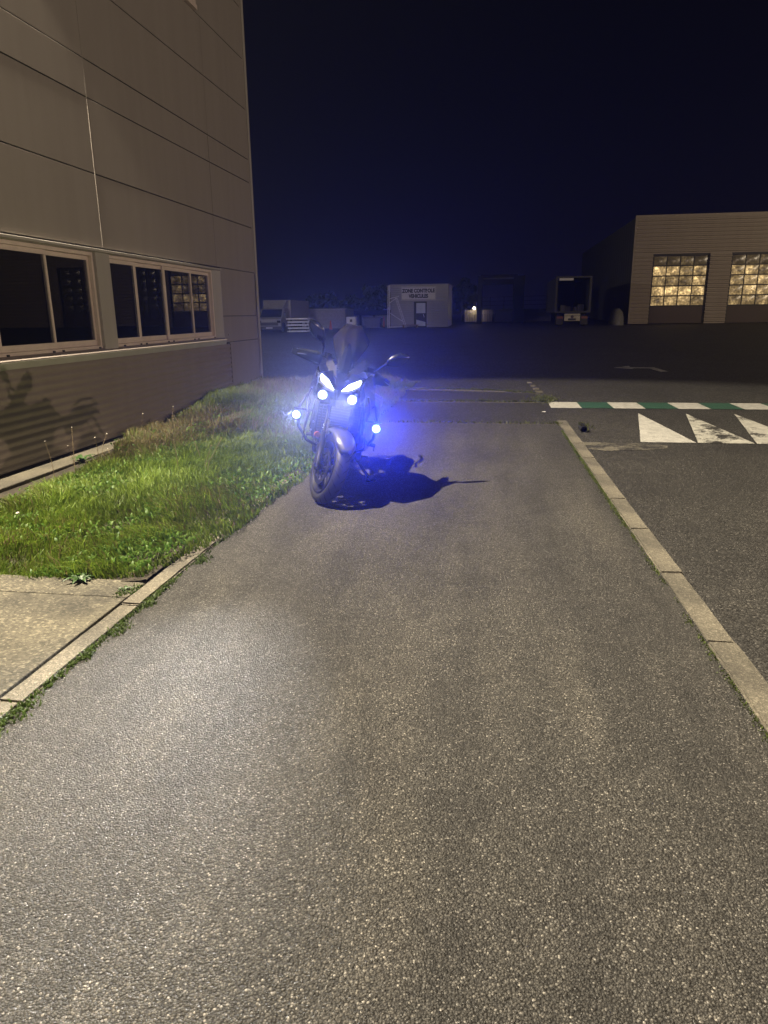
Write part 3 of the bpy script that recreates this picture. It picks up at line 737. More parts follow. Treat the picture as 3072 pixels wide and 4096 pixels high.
# trailer with open rear
tz = .50
tl = empty('box_trailer', 'box trailer seen from its open dark rear, parked beside the hall', 'trailer', (5.45, 54, tz))
M_trside = plain('pale_trailer_side', (.06, .058, .05), .6)
boxobj('side_panel', (-1.18, 0, .95), (-1.12, 10, 3.3), M_trside, tl); boxobj('side_panel', (1.12, 0, .95), (1.18, 10, 3.3), M_trside, tl)
boxobj('roof', (-1.18, 0, 3.3), (1.18, 10, 3.36), M_trside, tl); boxobj('floor', (-1.12, 0, .95), (1.12, 10, 1.02), M_dkmetal, tl); boxobj('front_wall', (-1.12, 9.9, 1.02), (1.12, 9.98, 3.3), M_dkmetal, tl)
fr = MB()
fr.box((-1.24, -.06, .93), (-1.10, .0, 3.4)); fr.box((1.10, -.06, .93), (1.24, .0, 3.4)); fr.box((-1.10, -.06, 3.3), (1.10, 0, 3.4)); fr.box((-1.10, -.06, .93), (1.10, 0, 1.03)); fr.build('rear_frame', plain('grey_frame', (.035, .035, .036), .45, .3), tl)
boxobj('label_plate', (-1.02, -.09, 3.12), (-.05, -.065, 3.28), M_sign, tl)
for x, w in ((-.55, .2), (.3, .14), (-.2, .16), (.7, .22)):
    boxobj('load_item', (x - w, 1.2, 1.03), (x + w, 1.8, 1.03 + w * 2.2), M_trside, tl, .02)
plate = boxobj('plate_board', (-.55, -.1, .36), (.55, -.07, .86), plain('cream_plate_board', (.42, .38, .28), .5), tl, .01)
boxobj('plate_slot', (-.28, -.112, .40), (.26, -.101, .54), M_dkmetal, plate); m = MB(); m.lathe([(0, -.01), (.11, -.01), (.11, .005)], (0, -.108, .66), 'y', 14); m.build('plate_disc', M_doorlow, plate)
boxobj('plate_bar', (-.55, -.112, .70), (.55, -.101, .73), M_dkmetal, plate)
for s in (-1, 1):
    boxobj('tail_light', (s * .85 - .22, -.1, .52), (s * .85 + .22, -.06, .68), plain('dull_red_lens', (.16, .05, .035), .3), tl)
    boxobj('mudflap', (s * .85 - .25, .1, .12), (s * .85 + .25, .13, .5), M_black, tl)
    m = MB(); m.lathe([(0, -.2), (.42, -.2), (.46, -.15), (.46, .15), (.42, .2), (0, .2)], (s * .85, 1.2, .46), 'x', 20); m.build('wheel', M_tyre, tl, smooth=40)

# dark trees behind the yard
M_leaf = plain('dark_foliage', (.035, .05, .022), .8, 0, .4, 3)
M_bark = plain('bark', (.05, .04, .03), .9)
def tree(x, y, h, w, label):
    r = empty('tree', label, 'tree', (x, y, yard_z(x, y)), 'dark trees behind the yard')
    m = MB(); m.tube([(0, 0, 0), (.05, 0, h * .3), (0, .1, h * .7)], [.16, .12, .05], 8); m.build('trunk', M_bark, r)
    n = 1500; u = rng.normal(size=(n, 3)); u /= np.linalg.norm(u, axis=1)[:, None]; rad = rng.random(n) ** .4
    clump = 1 + .25 * np.sin(u[:, 0] * 5 + 2) * np.sin(u[:, 2] * 6 + x)
    c = u * (rad * clump)[:, None] * np.array([w, w, h * .36]) + np.array([0, 0, h * .62])
    a = rng.normal(size=(n, 3)) * .16; b = rng.normal(size=(n, 3)) * .16
    v = np.stack([c - a, c + b, c + a, c - b], 1).reshape(-1, 3)
    me = bpy.data.meshes.new('crown'); me.from_pydata(v.tolist(), [], [(4 * i, 4 * i + 1, 4 * i + 2, 4 * i + 3) for i in range(n)]); me.materials.append(M_leaf); link('crown', me, r)
tree(-12.6, 78, 4.0, 1.6, 'rounded dark tree behind the low shed, nearest to the hut')
tree(-19.5, 82, 3.4, 2.2, 'low broad dark tree behind the platform stack')
tree(-3.0, 76, 4.3, 1.1, 'narrow dark tree between the hut and the portal')
tree(-15.6, 80, 3.0, 1.4, 'small dark tree in the gap left of the rounded tree')

# ------------------------------------------------------------------ motorbike
HEAD, LEAN, STEER = R(-84), R(-10.5), R(26)
BM = Matrix.Rotation(HEAD, 4, 'Z') @ Matrix.Rotation(LEAN, 4, 'X')
bpos = Vector((-1.37, 5.54, 0.002)) - (BM @ Vector((.75, 0, 0)))
bike = empty('motorbike', 'dark touring motorbike with blazing headlights, leaning on its side stand on the path', 'motorbike')
bike.matrix_world = Matrix.Translation(bpos) @ BM
def bw(p): return bike.matrix_world @ Vector(p)
caster = R(24.5); AX = Vector((-math.sin(caster), 0, math.cos(caster))); SO = Vector((.47, 0, .82))
def steer(p): return SO + Matrix.Rotation(STEER, 3, AX) @ (Vector(p) - SO)
def SB():
    m = MB(); m.tf = steer; return m
M_bblack = plain('black_bike_paint', (.005, .005, .006), .25, 0, .1, 5, coat=.4)
M_bmatt = plain('matt_black_plastic', (.006, .006, .0065), .55, spec=.3)
M_guard = plain('dull_black_guard', (.005, .005, .006), .9, spec=.05)
M_bgrey = plain('silver_grey_bike_paint', (.075, .075, .085), .36, .5, .06)
M_bpanel = plain('brown_grey_bike_panel', (.014, .012, .011), .7, 0, .08, spec=.3)
M_steel = plain('brushed_steel', (.20, .20, .21), .35, 1.0, .1, 30)
M_chrome = plain('fork_tube_chrome', (.55, .50, .42), .14, 1.0, .05)
M_engine = plain('engine_metal', (.022, .022, .025), .45, .6)
M_rubber = plain('bike_tyre_rubber', (.016, .016, .018), .55, 0, .25, 20, .12, 400)
M_groove = plain('groove_shade_black', (.004, .004, .004), .9)
M_amber = plain('amber_reflector', (.55, .13, .05), .25)
M_eye = emit('running_light', (.80, .88, 1.0), 10)
def lens_mat(name, core, rim, strength):
    m, nt, b = newmat(name); tc = N(nt, 'ShaderNodeTexCoord')
    sx = N(nt, 'ShaderNodeSeparateXYZ'); nt.links.new(tc.outputs['Generated'], sx.inputs[0])
    dy = math_(nt, 'SUBTRACT', sx.outputs[1], .5); dz = math_(nt, 'SUBTRACT', sx.outputs[2], .5)
    r = math_(nt, 'SQRT', math_(nt, 'ADD', math_(nt, 'MULTIPLY', dy, dy), math_(nt, 'MULTIPLY', dz, dz)))
    r = math_(nt, 'ADD', r, math_(nt, 'MULTIPLY', math_(nt, 'SUBTRACT', noise(nt, tc.outputs['Generated'], 5, 2), .5), .22))
    k = ramp(nt, r, [(0, core), (.26, core), (.40, tuple(c * .12 for c in rim)), (.5, tuple(c * .03 for c in rim))])
    b.inputs['Base Color'].default_value = (.05, .05, .06, 1); b.inputs['Roughness'].default_value = .1
    nt.links.new(k.outputs[0], b.inputs['Emission Color']); b.inputs['Emission Strength'].default_value = strength
    return m
M_proj = lens_mat('headlight_beam_lens', (.90, .95, 1.0), (.55, .68, 1), 22)
M_fog = lens_mat('fog_lamp_lens', (.70, .85, 1.0), (.30, .5, 1), 25)

def tyre_prof(R_, w, rim):
    pr = []
    hw = w / 2
    for t in np.linspace(-1, 1, 15):
        a = t * R(74); pr.append((R_ - hw * .95 * (1 - math.cos(a)), hw * math.sin(a) / math.sin(R(74)) * 1.0))
    return [(rim, -hw * .72), (rim + .02, -hw * .86)] + pr + [(rim + .02, hw * .86), (rim, hw * .72)]
def wheel(mk, c, R_, w, rim, name, disc_r, discs):
    m = mk()
    hw = w * .36
    m.lathe([(rim + .004, -hw - .012), (rim + .006, -hw), (rim - .012, -hw * .75), (rim - .022, 0), (rim - .012, hw * .75), (rim + .006, hw), (rim + .004, hw + .012), (rim - .006, hw + .012), (rim - .026, hw * .6), (rim - .034, 0), (rim - .026, -hw * .6), (rim - .006, -hw - .012)], c, 'y', 48, closed=True)
    m.lathe([(0, -hw * .9), (.045, -hw * .9), (.05, -hw * .5), (.05, hw * .5), (.045, hw * .9), (0, hw * .9)], c, 'y', 20)
    for k in range(5):
        for d in (-.17, .17):
            a = 2 * math.pi * k / 5 + .3; a1 = a + d
            p0 = Vector((c[0] + .04 * math.cos(a), c[1], c[2] + .04 * math.sin(a))); p1 = Vector((c[0] + (rim - .02) * math.cos(a1), c[1], c[2] + (rim - .02) * math.sin(a1)))
            m.tube([p0, p0.lerp(p1, .5), p1], [.016, .013, .018], 8, flat=1.3)
    wh = m.build(name, M_bmatt, bike, smooth=45)
    m = mk(); m.lathe(tyre_prof(R_, w, rim), c, 'y', 72); m.build('tyre', M_rubber, wh, smooth=50)
    # tread: slanted grooves as dark surface strips, their shade put into the colour
    m = mk(); hwid = w / 2
    def tp(a, s):
        an = s * R(74); r = R_ - hwid * .95 * (1 - math.cos(an)) + .0014
        return (c[0] + r * math.cos(a), c[1] + hwid * math.sin(an) / math.sin(R(74)), c[2] + r * math.sin(a))
    for k in range(22):
        for sg in (-1, 1):
            a0 = 2 * math.pi * (k + (.5 if sg > 0 else 0)) / 22
            pts = [(a0, .10), (a0 + .06, .28), (a0 + .085, .45), (a0 + .16, .66), (a0 + .19, .80)]
            for (u0, s0), (u1, s1) in zip(pts[:-1], pts[1:]):
                wd = .040 if s0 < .6 else .026
                m.add([tp(u0, sg * s0), tp(u1, sg * s1), tp(u1 + wd, sg * s1), tp(u0 + wd, sg * s0)], [(0, 1, 2, 3)])
    g = m.build('groove_shade_strip', M_groove, wh); g['kind'] = 'stuff'
    for s in discs:
        m = mk(); y = s * (hw + .022)
        m.lathe([(disc_r, y - .0025), (disc_r, y + .0025), (disc_r - .036, y + .0025), (disc_r - .036, y - .0025)], c, 'y', 48, closed=True)
        for k in range(5):
            a = 2 * math.pi * k / 5; m.tube([(c[0] + .045 * math.cos(a), y, c[2] + .045 * math.sin(a)), (c[0] + (disc_r - .03) * math.cos(a + .25), y, c[2] + (disc_r - .03) * math.sin(a + .25))], .007, 6)
        for k in range(10):
            a = 2 * math.pi * k / 10 + .1; q = (c[0] + (disc_r - .04) * math.cos(a), y - .006, c[2] + (disc_r - .04) * math.sin(a)); m.tube([q, (q[0], y + .006, q[2])], .008, 8)
        m.build('brake_disc', M_steel, wh, smooth=40)
    return wh
fc_ = (.75, 0, .3)
wheel(SB, fc_, .300, .122, .218, 'front_wheel', .150, (-1, 1))
wheel(MB, (-.75, 0, .315), .315, .182, .218, 'rear_wheel', .122, (-1,))

# fork
def fk(y, t, dx=0.0): return Vector((.75 + dx, y, .3)) + AX * t
for s in (-1, 1):
    y = s * .103
    m = SB(); m.tube([fk(y, -.04), fk(y, .0), fk(y, .06), fk(y, .07), fk(y, .27), fk(y, .275)], [.026, .030, .030, .026, .0265, .029], 14); f_ = m.build('fork_leg', M_bmatt, bike, smooth=50)
    m = SB(); m.tube([fk(y, .27), fk(y, .66)], .0205, 14); m.build('fork_tube', M_chrome, f_, smooth=60)
    m = SB(); m.tube([fk(y, .62), fk(y, .74)], [.028, .028], 14); m.build('fork_clamp_tube', M_bmatt, f_, smooth=60)
    m = SB(); a = fk(s * .112, .15, -.075); 
    m.box((a.x - .035, y - s * .015 - .02, a.z - .055), (a.x + .035, y - s * .015 + .02, a.z + .055)); m.build('brake_caliper', M_engine, bike, bevel=.01)
    m = SB(); a = fk(s * .122, .215, -.02); m.lathe([(0, -.006), (.026, -.006), (.026, .006), (0, .006)], (a.x - .015, s * .150, a.z + .02), 'x', 16); m.build('side_reflector', M_amber, bike, smooth=40)
    m = SB(); m.tube([fk(s * .06, .0), fk(s * .138, .0)], .018, 12); m.build('axle_cap', M_steel, f_, smooth=60)
    m = SB(); m.tube([fk(s * .13, .60, -.03), fk(s * .15, .45, -.03), fk(s * .13, .28, -.05), fk(s * .115, .17, -.06)], .006, 6); m.build('brake_hose', M_bmatt, bike, smooth=60)
m = SB(); m.hexa([fk(-.14, .64) + Vector((-.07, 0, 0)), fk(-.14, .64) + Vector((.035, 0, 0)), fk(.14, .64) + Vector((.035, 0, 0)), fk(.14, .64) + Vector((-.07, 0, 0)), fk(-.14, .69) + Vector((-.07, 0, 0)), fk(-.14, .69) + Vector((.035, 0, 0)), fk(.14, .69) + Vector((.035, 0, 0)), fk(.14, .69) + Vector((-.07, 0, 0))]); m.build('fork_clamp', M_bmatt, bike, bevel=.012)
# front mudguard: peaked shell over the tyre
rings = []
for a in np.linspace(R(38), R(158), 22):
    t = (a - R(38)) / R(120); w = .080 + .020 * math.sin(math.pi * min(1, t * 1.2)); w *= min(1, .55 + 3.2 * t) if t < .15 else 1
    row = []
    for u in np.linspace(-1, 1, 11):
        r = .342 - .05 * abs(u) ** 2.6 + (.006 if abs(u) < .15 else 0)
        row.append((fc_[0] + r * math.cos(a), u * w, fc_[2] + r * math.sin(a)))
    rings.append(row)
m = SB(); m.loft(rings, cap=False, closed=False); m.build('front_mudguard', M_bgrey, bike, smooth=50, solid=.005)
for s in (-1, 1):
    m = SB(); a = fk(s * .092, .29)
    m.prism([a + Vector((.05, 0, -.05)), a + Vector((.03, 0, .10)), a + Vector((-.06, 0, .09)), a + Vector((-.10, 0, -.06))], (0, s * .006, 0)); m.build('mudguard_stay', M_bgrey, bike, bevel=.003)

# headlights: slanted eyes over round projectors
def sym(s, pts): return [(p[0], s * p[1], p[2]) for p in pts]
for s in (-1, 1):
    eye = [(.900, .030, .945), (.885, .034, .972), (.830, .088, 1.004), (.745, .158, 1.038), (.735, .172, 1.030), (.775, .150, .990), (.840, .098, .958)]
    m = MB(); m.prism(sym(s, eye), (-.03, 0, 0)); e_ = m.build('headlight', M_eye, bike, bevel=.004)
    edge = [(.893, .028, .936), (.838, .102, .948), (.772, .156, .980), (.730, .180, 1.030), (.715, .192, 1.028), (.762, .170, .968), (.836, .112, .934), (.893, .030, .926)]
    m = MB(); m.prism(sym(s, edge), (-.05, 0, 0)); m.build('headlight_rim', M_bgrey, bike, bevel=.003)
    c = (.80, s * .118, .885)
    m = MB(); m.lathe([(.0, -.05), (.04, -.05), (.052, .0), (.054, .03), (.043, .03), (.039, .016)], c, 'x', 24); pj = m.build('headlamp', M_bmatt, bike, smooth=45)
    m = MB(); m.lathe([(.0, .034), (.020, .030), (.039, .016)], c, 'x', 24); m.build('lens', M_proj, pj, smooth=180)
# nose cowl between and around the eyes
P = {'t': (.66, 0, 1.085), 'n': (.925, 0, .955), 'b': (.875, 0, .865), 'lo': (.80, 0, .80)}
for s in (-1, 1):
    q = sym(s, [(.75, .16, 1.045), (.60, .215, 1.035), (.64, .205, .90), (.76, .175, .84), (.79, .05, .82), (.90, .030, .95), (.68, .06, 1.075)])
    m = MB(); m.add([P['t'], P['n'], q[5], (.83, s * .088, 1.012), q[0], q[6]], [(0, 1, 2, 3, 5), (5, 3, 4)])
    m.add([q[0], q[1], q[6]], [(0, 1, 2)]); m.build('nose_panel', M_bblack, bike, solid=.006)
    m = MB(); m.add([q[0], q[1], q[2], q[3], (.77, s * .17, .95)], [(0, 1, 2, 4), (2, 3, 4)]); m.add([P['n'], P['b'], q[5]], [(0, 1, 2)])
    m.add([P['b'], (.80, 0, .80), q[4], (.80, s * .06, .87)], [(0, 1, 2, 3)]); m.build('cheek_panel', M_bmatt, bike, solid=.006)
m = MB(); m.hexa([(.60, -.17, .80), (.74, -.15, .80), (.74, .15, .80), (.60, .17, .80), (.58, -.19, 1.0), (.74, -.12, 1.0), (.74, .12, 1.0), (.58, .19, 1.0)]); m.build('headlamp_housing', M_bmatt, bike, bevel=.02)
# brown-grey panels along the screen foot, side fairings, air blades
for s in (-1, 1):
    m = MB(); m.add(sym(s, [(.80, .030, 1.035), (.64, .070, 1.105), (.52, .135, 1.18), (.47, .165, 1.175), (.56, .155, 1.095), (.68, .100, 1.060)]), [(0, 1, 5), (1, 2, 4, 5), (2, 3, 4)]); m.build('screen_panel', M_bpanel, bike, solid=.006)
    sf = [(.74, .17, 1.03), (.52, .22, 1.07), (.28, .25, 1.03), (.06, .235, .93), (.10, .265, .74), (.34, .29, .45), (.52, .265, .44), (.60, .245, .63), (.64, .21, .88)]
    cc = [(.42, .272, .90), (.36, .292, .74)]
    v = sym(s, sf + cc); m = MB(); m.add(v, [(0, 1, 9, 8), (1, 2, 9), (2, 3, 4, 9), (4, 10, 9), (4, 5, 10), (5, 6, 7, 10), (7, 8, 9, 10)]); m.build('side_fairing', M_bblack, bike, solid=.008)
    bl = [[(.66 - .05 * t, s * (.215 + .03 * math.sin(t * 3)), .885 - .185 * t + d) for d in (0, .0)] for t in np.linspace(0, 1, 8)]
    m = MB(); m.loft([[(.665 - .06 * t, s * (.222 + .03 * math.sin(t * 2.6)), .905 - .20 * t), (.655 - .06 * t, s * (.236 + .03 * math.sin(t * 2.6)), .905 - .20 * t), (.60 - .06 * t, s * (.240 + .03 * math.sin(t * 2.6)), .905 - .20 * t), (.60 - .06 * t, s * (.226 + .03 * math.sin(t * 2.6)), .905 - .20 * t)] for t in np.linspace(0, 1, 9)]); m.build('air_blade', M_bgrey, bike, smooth=40)
# windscreen
rows_ = []
SW = [(0, .03), (.12, .055), (.35, .10), (.62, .150), (.70, .150), (.86, .105), (1, .062)]
for t in [q[0] for q in SW]:
    x = .70 - .36 * t; z = 1.06 + .375 * t; w = dict(SW)[t]
    rows_.append([(x - .16 * max(0, abs(u) - .35) * w / .15 - (.012 if abs(u) < .3 else 0), u * w, z) for u in (-1, -.72, -.4, -.3, 0, .3, .4, .72, 1)])
m = MB(); m.loft(rows_, cap=False, closed=False); ws = m.build('windscreen', M_screen, bike, smooth=12, solid=.004)
m = MB(); m.loft([[(.712, -.03, 1.055), (.70, 0, 1.075), (.712, .03, 1.055)], [(.66, -.045, 1.115), (.665, 0, 1.125), (.66, .045, 1.115)], [(.585, -.035, 1.19), (.60, 0, 1.20), (.585, .035, 1.19)], [(.50, -.012, 1.285), (.51, 0, 1.29), (.50, .012, 1.285)]], cap=False, closed=False); m.build('screen_beak', M_guard, ws, solid=.006)
for y in (-.05, .05):
    m = MB(); m.tube([(.64, y, 1.09), (.42, y * 1.2, 1.30)], .009, 6); m.build('screen_bracket', M_bmatt, bike)
m = MB(); m.hexa([(.50, -.075, 1.10), (.56, -.075, 1.12), (.56, .075, 1.12), (.50, .075, 1.10), (.44, -.075, 1.20), (.46, -.075, 1.21), (.46, .075, 1.21), (.44, .075, 1.20)]); m.build('dashboard', M_bmatt, bike, bevel=.008)

# handlebar, grips, levers, hand guards, mirrors (turned with the fork)
m = SB(); m.tube([(.235, -.40, 1.085), (.30, -.27, 1.115), (.385, -.12, 1.11), (.40, 0, 1.085), (.385, .12, 1.11), (.30, .27, 1.115), (.235, .40, 1.085)], .0125, 10); m.build('handlebar', M_bmatt, bike, smooth=60)
for s in (-1, 1):
    m = SB(); m.tube([(.30, s * .275, 1.113), (.232, s * .405, 1.084), (.228, s * .42, 1.083)], [.018, .0175, .021], 12); m.build('grip', M_bmatt, bike, smooth=50)
    m = SB(); m.tube([(.345, s * .25, 1.10), (.350, s * .33, 1.085), (.305, s * .43, 1.06)], [.012, .008, .009], 8, flat=.5); m.build('lever', M_steel, bike, smooth=60)
    hg = [[(.385 - .0 * t - .15 * t * t, s * (.245 + .215 * t), 1.075 + h * (1 - .45 * t) - .01 * t) for h in (-.045, -.025, .0, .025, .04)] for t in np.linspace(0, 1, 9)]
    m = SB(); m.loft(hg, cap=False, closed=False); m.build('hand_guard', M_guard, bike, smooth=60, solid=.008)
    m = SB(); m.box((.345, s * .20 - .03, 1.11), (.385, s * .20 + .03, 1.15)); m.build('brake_reservoir' if s < 0 else 'switch_block', M_bmatt, bike, bevel=.008)
    # mirror
    st = SB(); st.tube([(.33, s * .235, 1.12), (.40, s * .265, 1.185), (.42, s * .30, 1.235)], [.009, .008, .012], 8); mi = st.build('mirror', M_bmatt, bike, smooth=60)
    m = SB(); rr = []
    for t in np.linspace(0, 1, 11):
        h = .052 * math.sin(math.pi * min(1, t * .92 + .06)) ** .75 + .004; d = .026 * math.sin(math.pi * min(1, t * .9 + .07)) ** .6 + .003
        cx, cy, cz = .425 + .03 * t, s * (.295 + .165 * t), 1.232 + .115 * t
        nx = (-.115 / .2, .165 / .2)
        rr.append([(cx + d * math.cos(a), cy - s * .57 * h * math.sin(a), cz + .82 * h * math.sin(a)) for a in np.linspace(0, 2 * math.pi, 12, endpoint=False)])
    m.loft(rr); m.build('mirror_shell', M_bblack, mi, smooth=60)

# tank, seat, tail, frame, engine
def ring(x, w, z0, z1, n=16, p=.7):
    o = []
    for k in range(n):
        a = 2 * math.pi * k / n; c, s = math.cos(a), math.sin(a)
        o.append((x, w * math.copysign(abs(c) ** p, c), (z0 + z1) / 2 + (z1 - z0) / 2 * math.copysign(abs(s) ** p, s)))
    return o
m = MB(); m.loft([ring(.38, .08, .86, 1.02), ring(.30, .15, .80, 1.07), ring(.15, .185, .78, 1.09), ring(-.02, .17, .78, 1.05), ring(-.16, .11, .79, .93), ring(-.20, .08, .80, .88)]); m.build('fuel_tank', M_bgrey, bike, smooth=60)
m = MB(); m.loft([ring(-.14, .09, .80, .87), ring(-.28, .14, .78, .86), ring(-.42, .15, .78, .86), ring(-.50, .13, .80, .92), ring(-.66, .12, .83, .94), ring(-.80, .08, .86, .94)]); m.build('seat', M_bmatt, bike, smooth=60)
m = MB(); m.loft([ring(-.30, .12, .68, .79), ring(-.55, .13, .74, .84), ring(-.80, .10, .80, .88), ring(-.95, .04, .84, .89)]); m.build('tail_fairing', M_bblack, bike, smooth=60)
m = MB(); m.tube([(-.55, -.13, .93), (-.72, -.15, .98), (-.92, -.12, .97), (-.92, .12, .97), (-.72, .15, .98), (-.55, .13, .93)], .014, 8); m.build('grab_rail', M_bmatt, bike, smooth=60)
m = MB()
for s in (-1, 1): m.tube([(.44, s * .05, .92), (.25, s * .17, .72), (-.05, s * .18, .55), (-.22, s * .17, .40)], .032, 10)
m.build('frame', M_engine, bike, smooth=60)
m = MB(); m.hexa([(-.20, -.17, .24), (.24, -.17, .26), (.24, .17, .26), (-.20, .17, .24), (-.16, -.19, .52), (.20, -.19, .50), (.20, .19, .50), (-.16, .19, .52)]); m.hexa([(.04, -.16, .50), (.28, -.16, .48), (.28, .16, .48), (.04, .16, .50), (.10, -.16, .76), (.32, -.16, .72), (.32, .16, .72), (.10, .16, .76)]); m.build('engine', M_engine, bike, bevel=.025)
for s in (-1, 1):
    m = MB(); m.lathe([(0, 0), (.10, 0), (.115, -s * .02), (.115, -s * .05)], (.02, s * .225, .36), 'y', 24); m.build('engine_cover', M_engine, bike, smooth=40)
rd = MB(); rd.box((.44, -.18, .46), (.48, .18, .80)); rd = rd.build('radiator', M_bmatt, bike, bevel=.006)
m = MB()
for k in range(14): m.box((.481, -.165, .475 + k * .023), (.486, .165, .481 + k * .023))
m = m.build('fins', M_engine, rd); m['kind'] = 'stuff'
for s in (-1, 1):
    m = MB(); m.add(sym(s, [(.49, .185, .47), (.56, .215, .58), (.55, .20, .80), (.47, .185, .82)]), [(0, 1, 2, 3)]); m.build('radiator_cowl', M_bmatt, bike, solid=.012)
ex = MB()
for y in (-.09, 0, .09): ex.tube([(.29, y, .56), (.40, y, .50), (.42, y * .9, .38), (.34, y * .7, .25), (.15, y * .4, .19), (-.05, 0, .19)], .021, 10)
ex.build('exhaust_header', M_steel, bike, smooth=60)
m = MB(); m.loft([ring(.10, .11, .13, .23), ring(-.25, .13, .13, .25), ring(-.42, .08, .15, .24)]); m.tube([(-.38, -.10, .20), (-.55, -.16, .24)], .03, 12); m.build('exhaust', M_engine, bike, smooth=60)
m = MB()
for s in (-1, 1): m.hexa([(-.22, s * .11 - .02, .36), (-.75, s * .12 - .02, .28), (-.75, s * .12 + .02, .28), (-.22, s * .11 + .02, .36), (-.22, s * .11 - .02, .46), (-.75, s * .12 - .02, .35), (-.75, s * .12 + .02, .35), (-.22, s * .11 + .02, .46)])
m.build('swingarm', M_engine, bike, bevel=.012)
m = MB(); m.prism([(-.86, -.09, .80), (-.86, .09, .80), (-1.08, .09, .52), (-1.08, -.09, .52)], (-.012, 0, .0)); m.build('rear_mudguard', M_bmatt, bike, bevel=.004)
m = MB(); m.box((-.975, -.07, .82), (-.955, .07, .86)); m.build('tail_light', plain('red_lens', (.20, .01, .01), .3), bike, bevel=.004)
# pegs, side stand, gear lever
for s in (-1, 1):
    m = MB(); m.tube([(-.20, s * .19, .37), (-.21, s * .33, .365)], [.016, .019], 8, flat=1.0); m.tube([(-.21, s * .32, .362), (-.205, s * .325, .31)], [.006, .004], 6); m.build('footpeg', M_bmatt, bike, smooth=50)
    m = MB(); m.prism(sym(s, [(-.16, .185, .48), (-.26, .185, .50), (-.30, .185, .36), (-.20, .185, .32)]), (0, s * .012, 0)); m.build('peg_plate', M_steel, bike, bevel=.003)
m = MB(); m.tube([(-.10, .20, .30), (.06, .23, .30), (.075, .29, .305)], .008, 8); m.build('gear_lever', M_bmatt, bike, smooth=50)
ss = MB(); ss.tube([(-.06, .16, .27), (-.045, .25, .17), (-.03, .345, .075)], [.016, .014, .013], 10); ss = ss.build('side_stand', M_bmatt, bike, smooth=60)
m = MB(); m.tf = lambda p: Matrix.Rotation(R(10.5), 3, 'X') @ Vector(p)
m.lathe([(0, 0), (.05, 0), (.05, .012), (0, .014)], (-.03, .36, .0005), 'z', 16); m.build('stand_foot', M_bmatt, ss, smooth=40)
# crash bars with auxiliary lamps
for s in (-1, 1):
    m = MB(); m.tube([(.30, s * .20, .86), (.42, s * .30, .80), (.50, s * .335, .70), (.48, s * .32, .55), (.36, s * .25, .42), (.22, s * .18, .36)], .0125, 10); m.tube([(.22, s * .22, .66), (.40, s * .30, .68), (.50, s * .335, .70)], .011, 8); m.build('crash_bar', M_bmatt, bike, smooth=60)
    c = (.555, s * .335, .655)
    m = MB(); m.lathe([(0, -.055), (.03, -.055), (.042, -.01), (.043, .03), (.038, .03), (.037, .02)], c, 'x', 22); fg = m.build('fog_lamp', M_bmatt, bike, smooth=45)
    m = MB(); m.lathe([(0, .032), (.02, .03), (.037, .020)], c, 'x', 22); m.build('lens', M_fog, fg, smooth=180)
    m = MB(); m.box((c[0] - .02, c[1] - .03, c[2] + .044), (c[0] + .02, c[1] + .03, c[2] + .056)); m.build('lamp_bracket', M_bmatt, fg, bevel=.003)
# luggage frame on the left
m = MB(); m.tube([(-.42, .20, .80), (-.44, .30, .76), (-.46, .31, .60), (-.62, .31, .58), (-.66, .30, .76), (-.60, .18, .82)], .011, 8); m.tube([(-.45, .305, .70), (-.64, .305, .70)], .010, 8); m.build('luggage_frame', M_steel, bike, smooth=60)
for y, z in ((-.19, .62), (-.2, .55), (.19, .6), (-.12, .43), (.05, .83)):
    m = MB(); m.lathe([(0, .006), (.008, .005), (.009, 0)], (.565, y, z), 'x', 10); m.build('bolt', M_steel, bike)

# headlamp beams, plus added spots aimed up to make lens bloom in the haze
hd = (BM.to_3x3() @ Vector((1, 0, 0)))
for s in (-1, 1):
    lamp('headlamp_beam', 'SPOT', bw((.85, s * .118, .885)), 1050, (1.0, .98, .96), .03, hd + Vector((-.19, 0, -.09)), 38, 1.0)
    lamp('headlamp_bloom_spot', 'SPOT', bw((.85, s * .118, .885)), 250, (.42, .50, 1.0), .03, hd + Vector((.10, 0, .45)), 64, .35)
    lamp('fog_lamp_bloom_spot', 'SPOT', bw((.60, s * .335, .655)), 1750 if s > 0 else 300, (.022, .045, 1.0) if s > 0 else (.36, .44, 1.0), .03, hd + Vector((.12, 0, .52)), 66, .35)

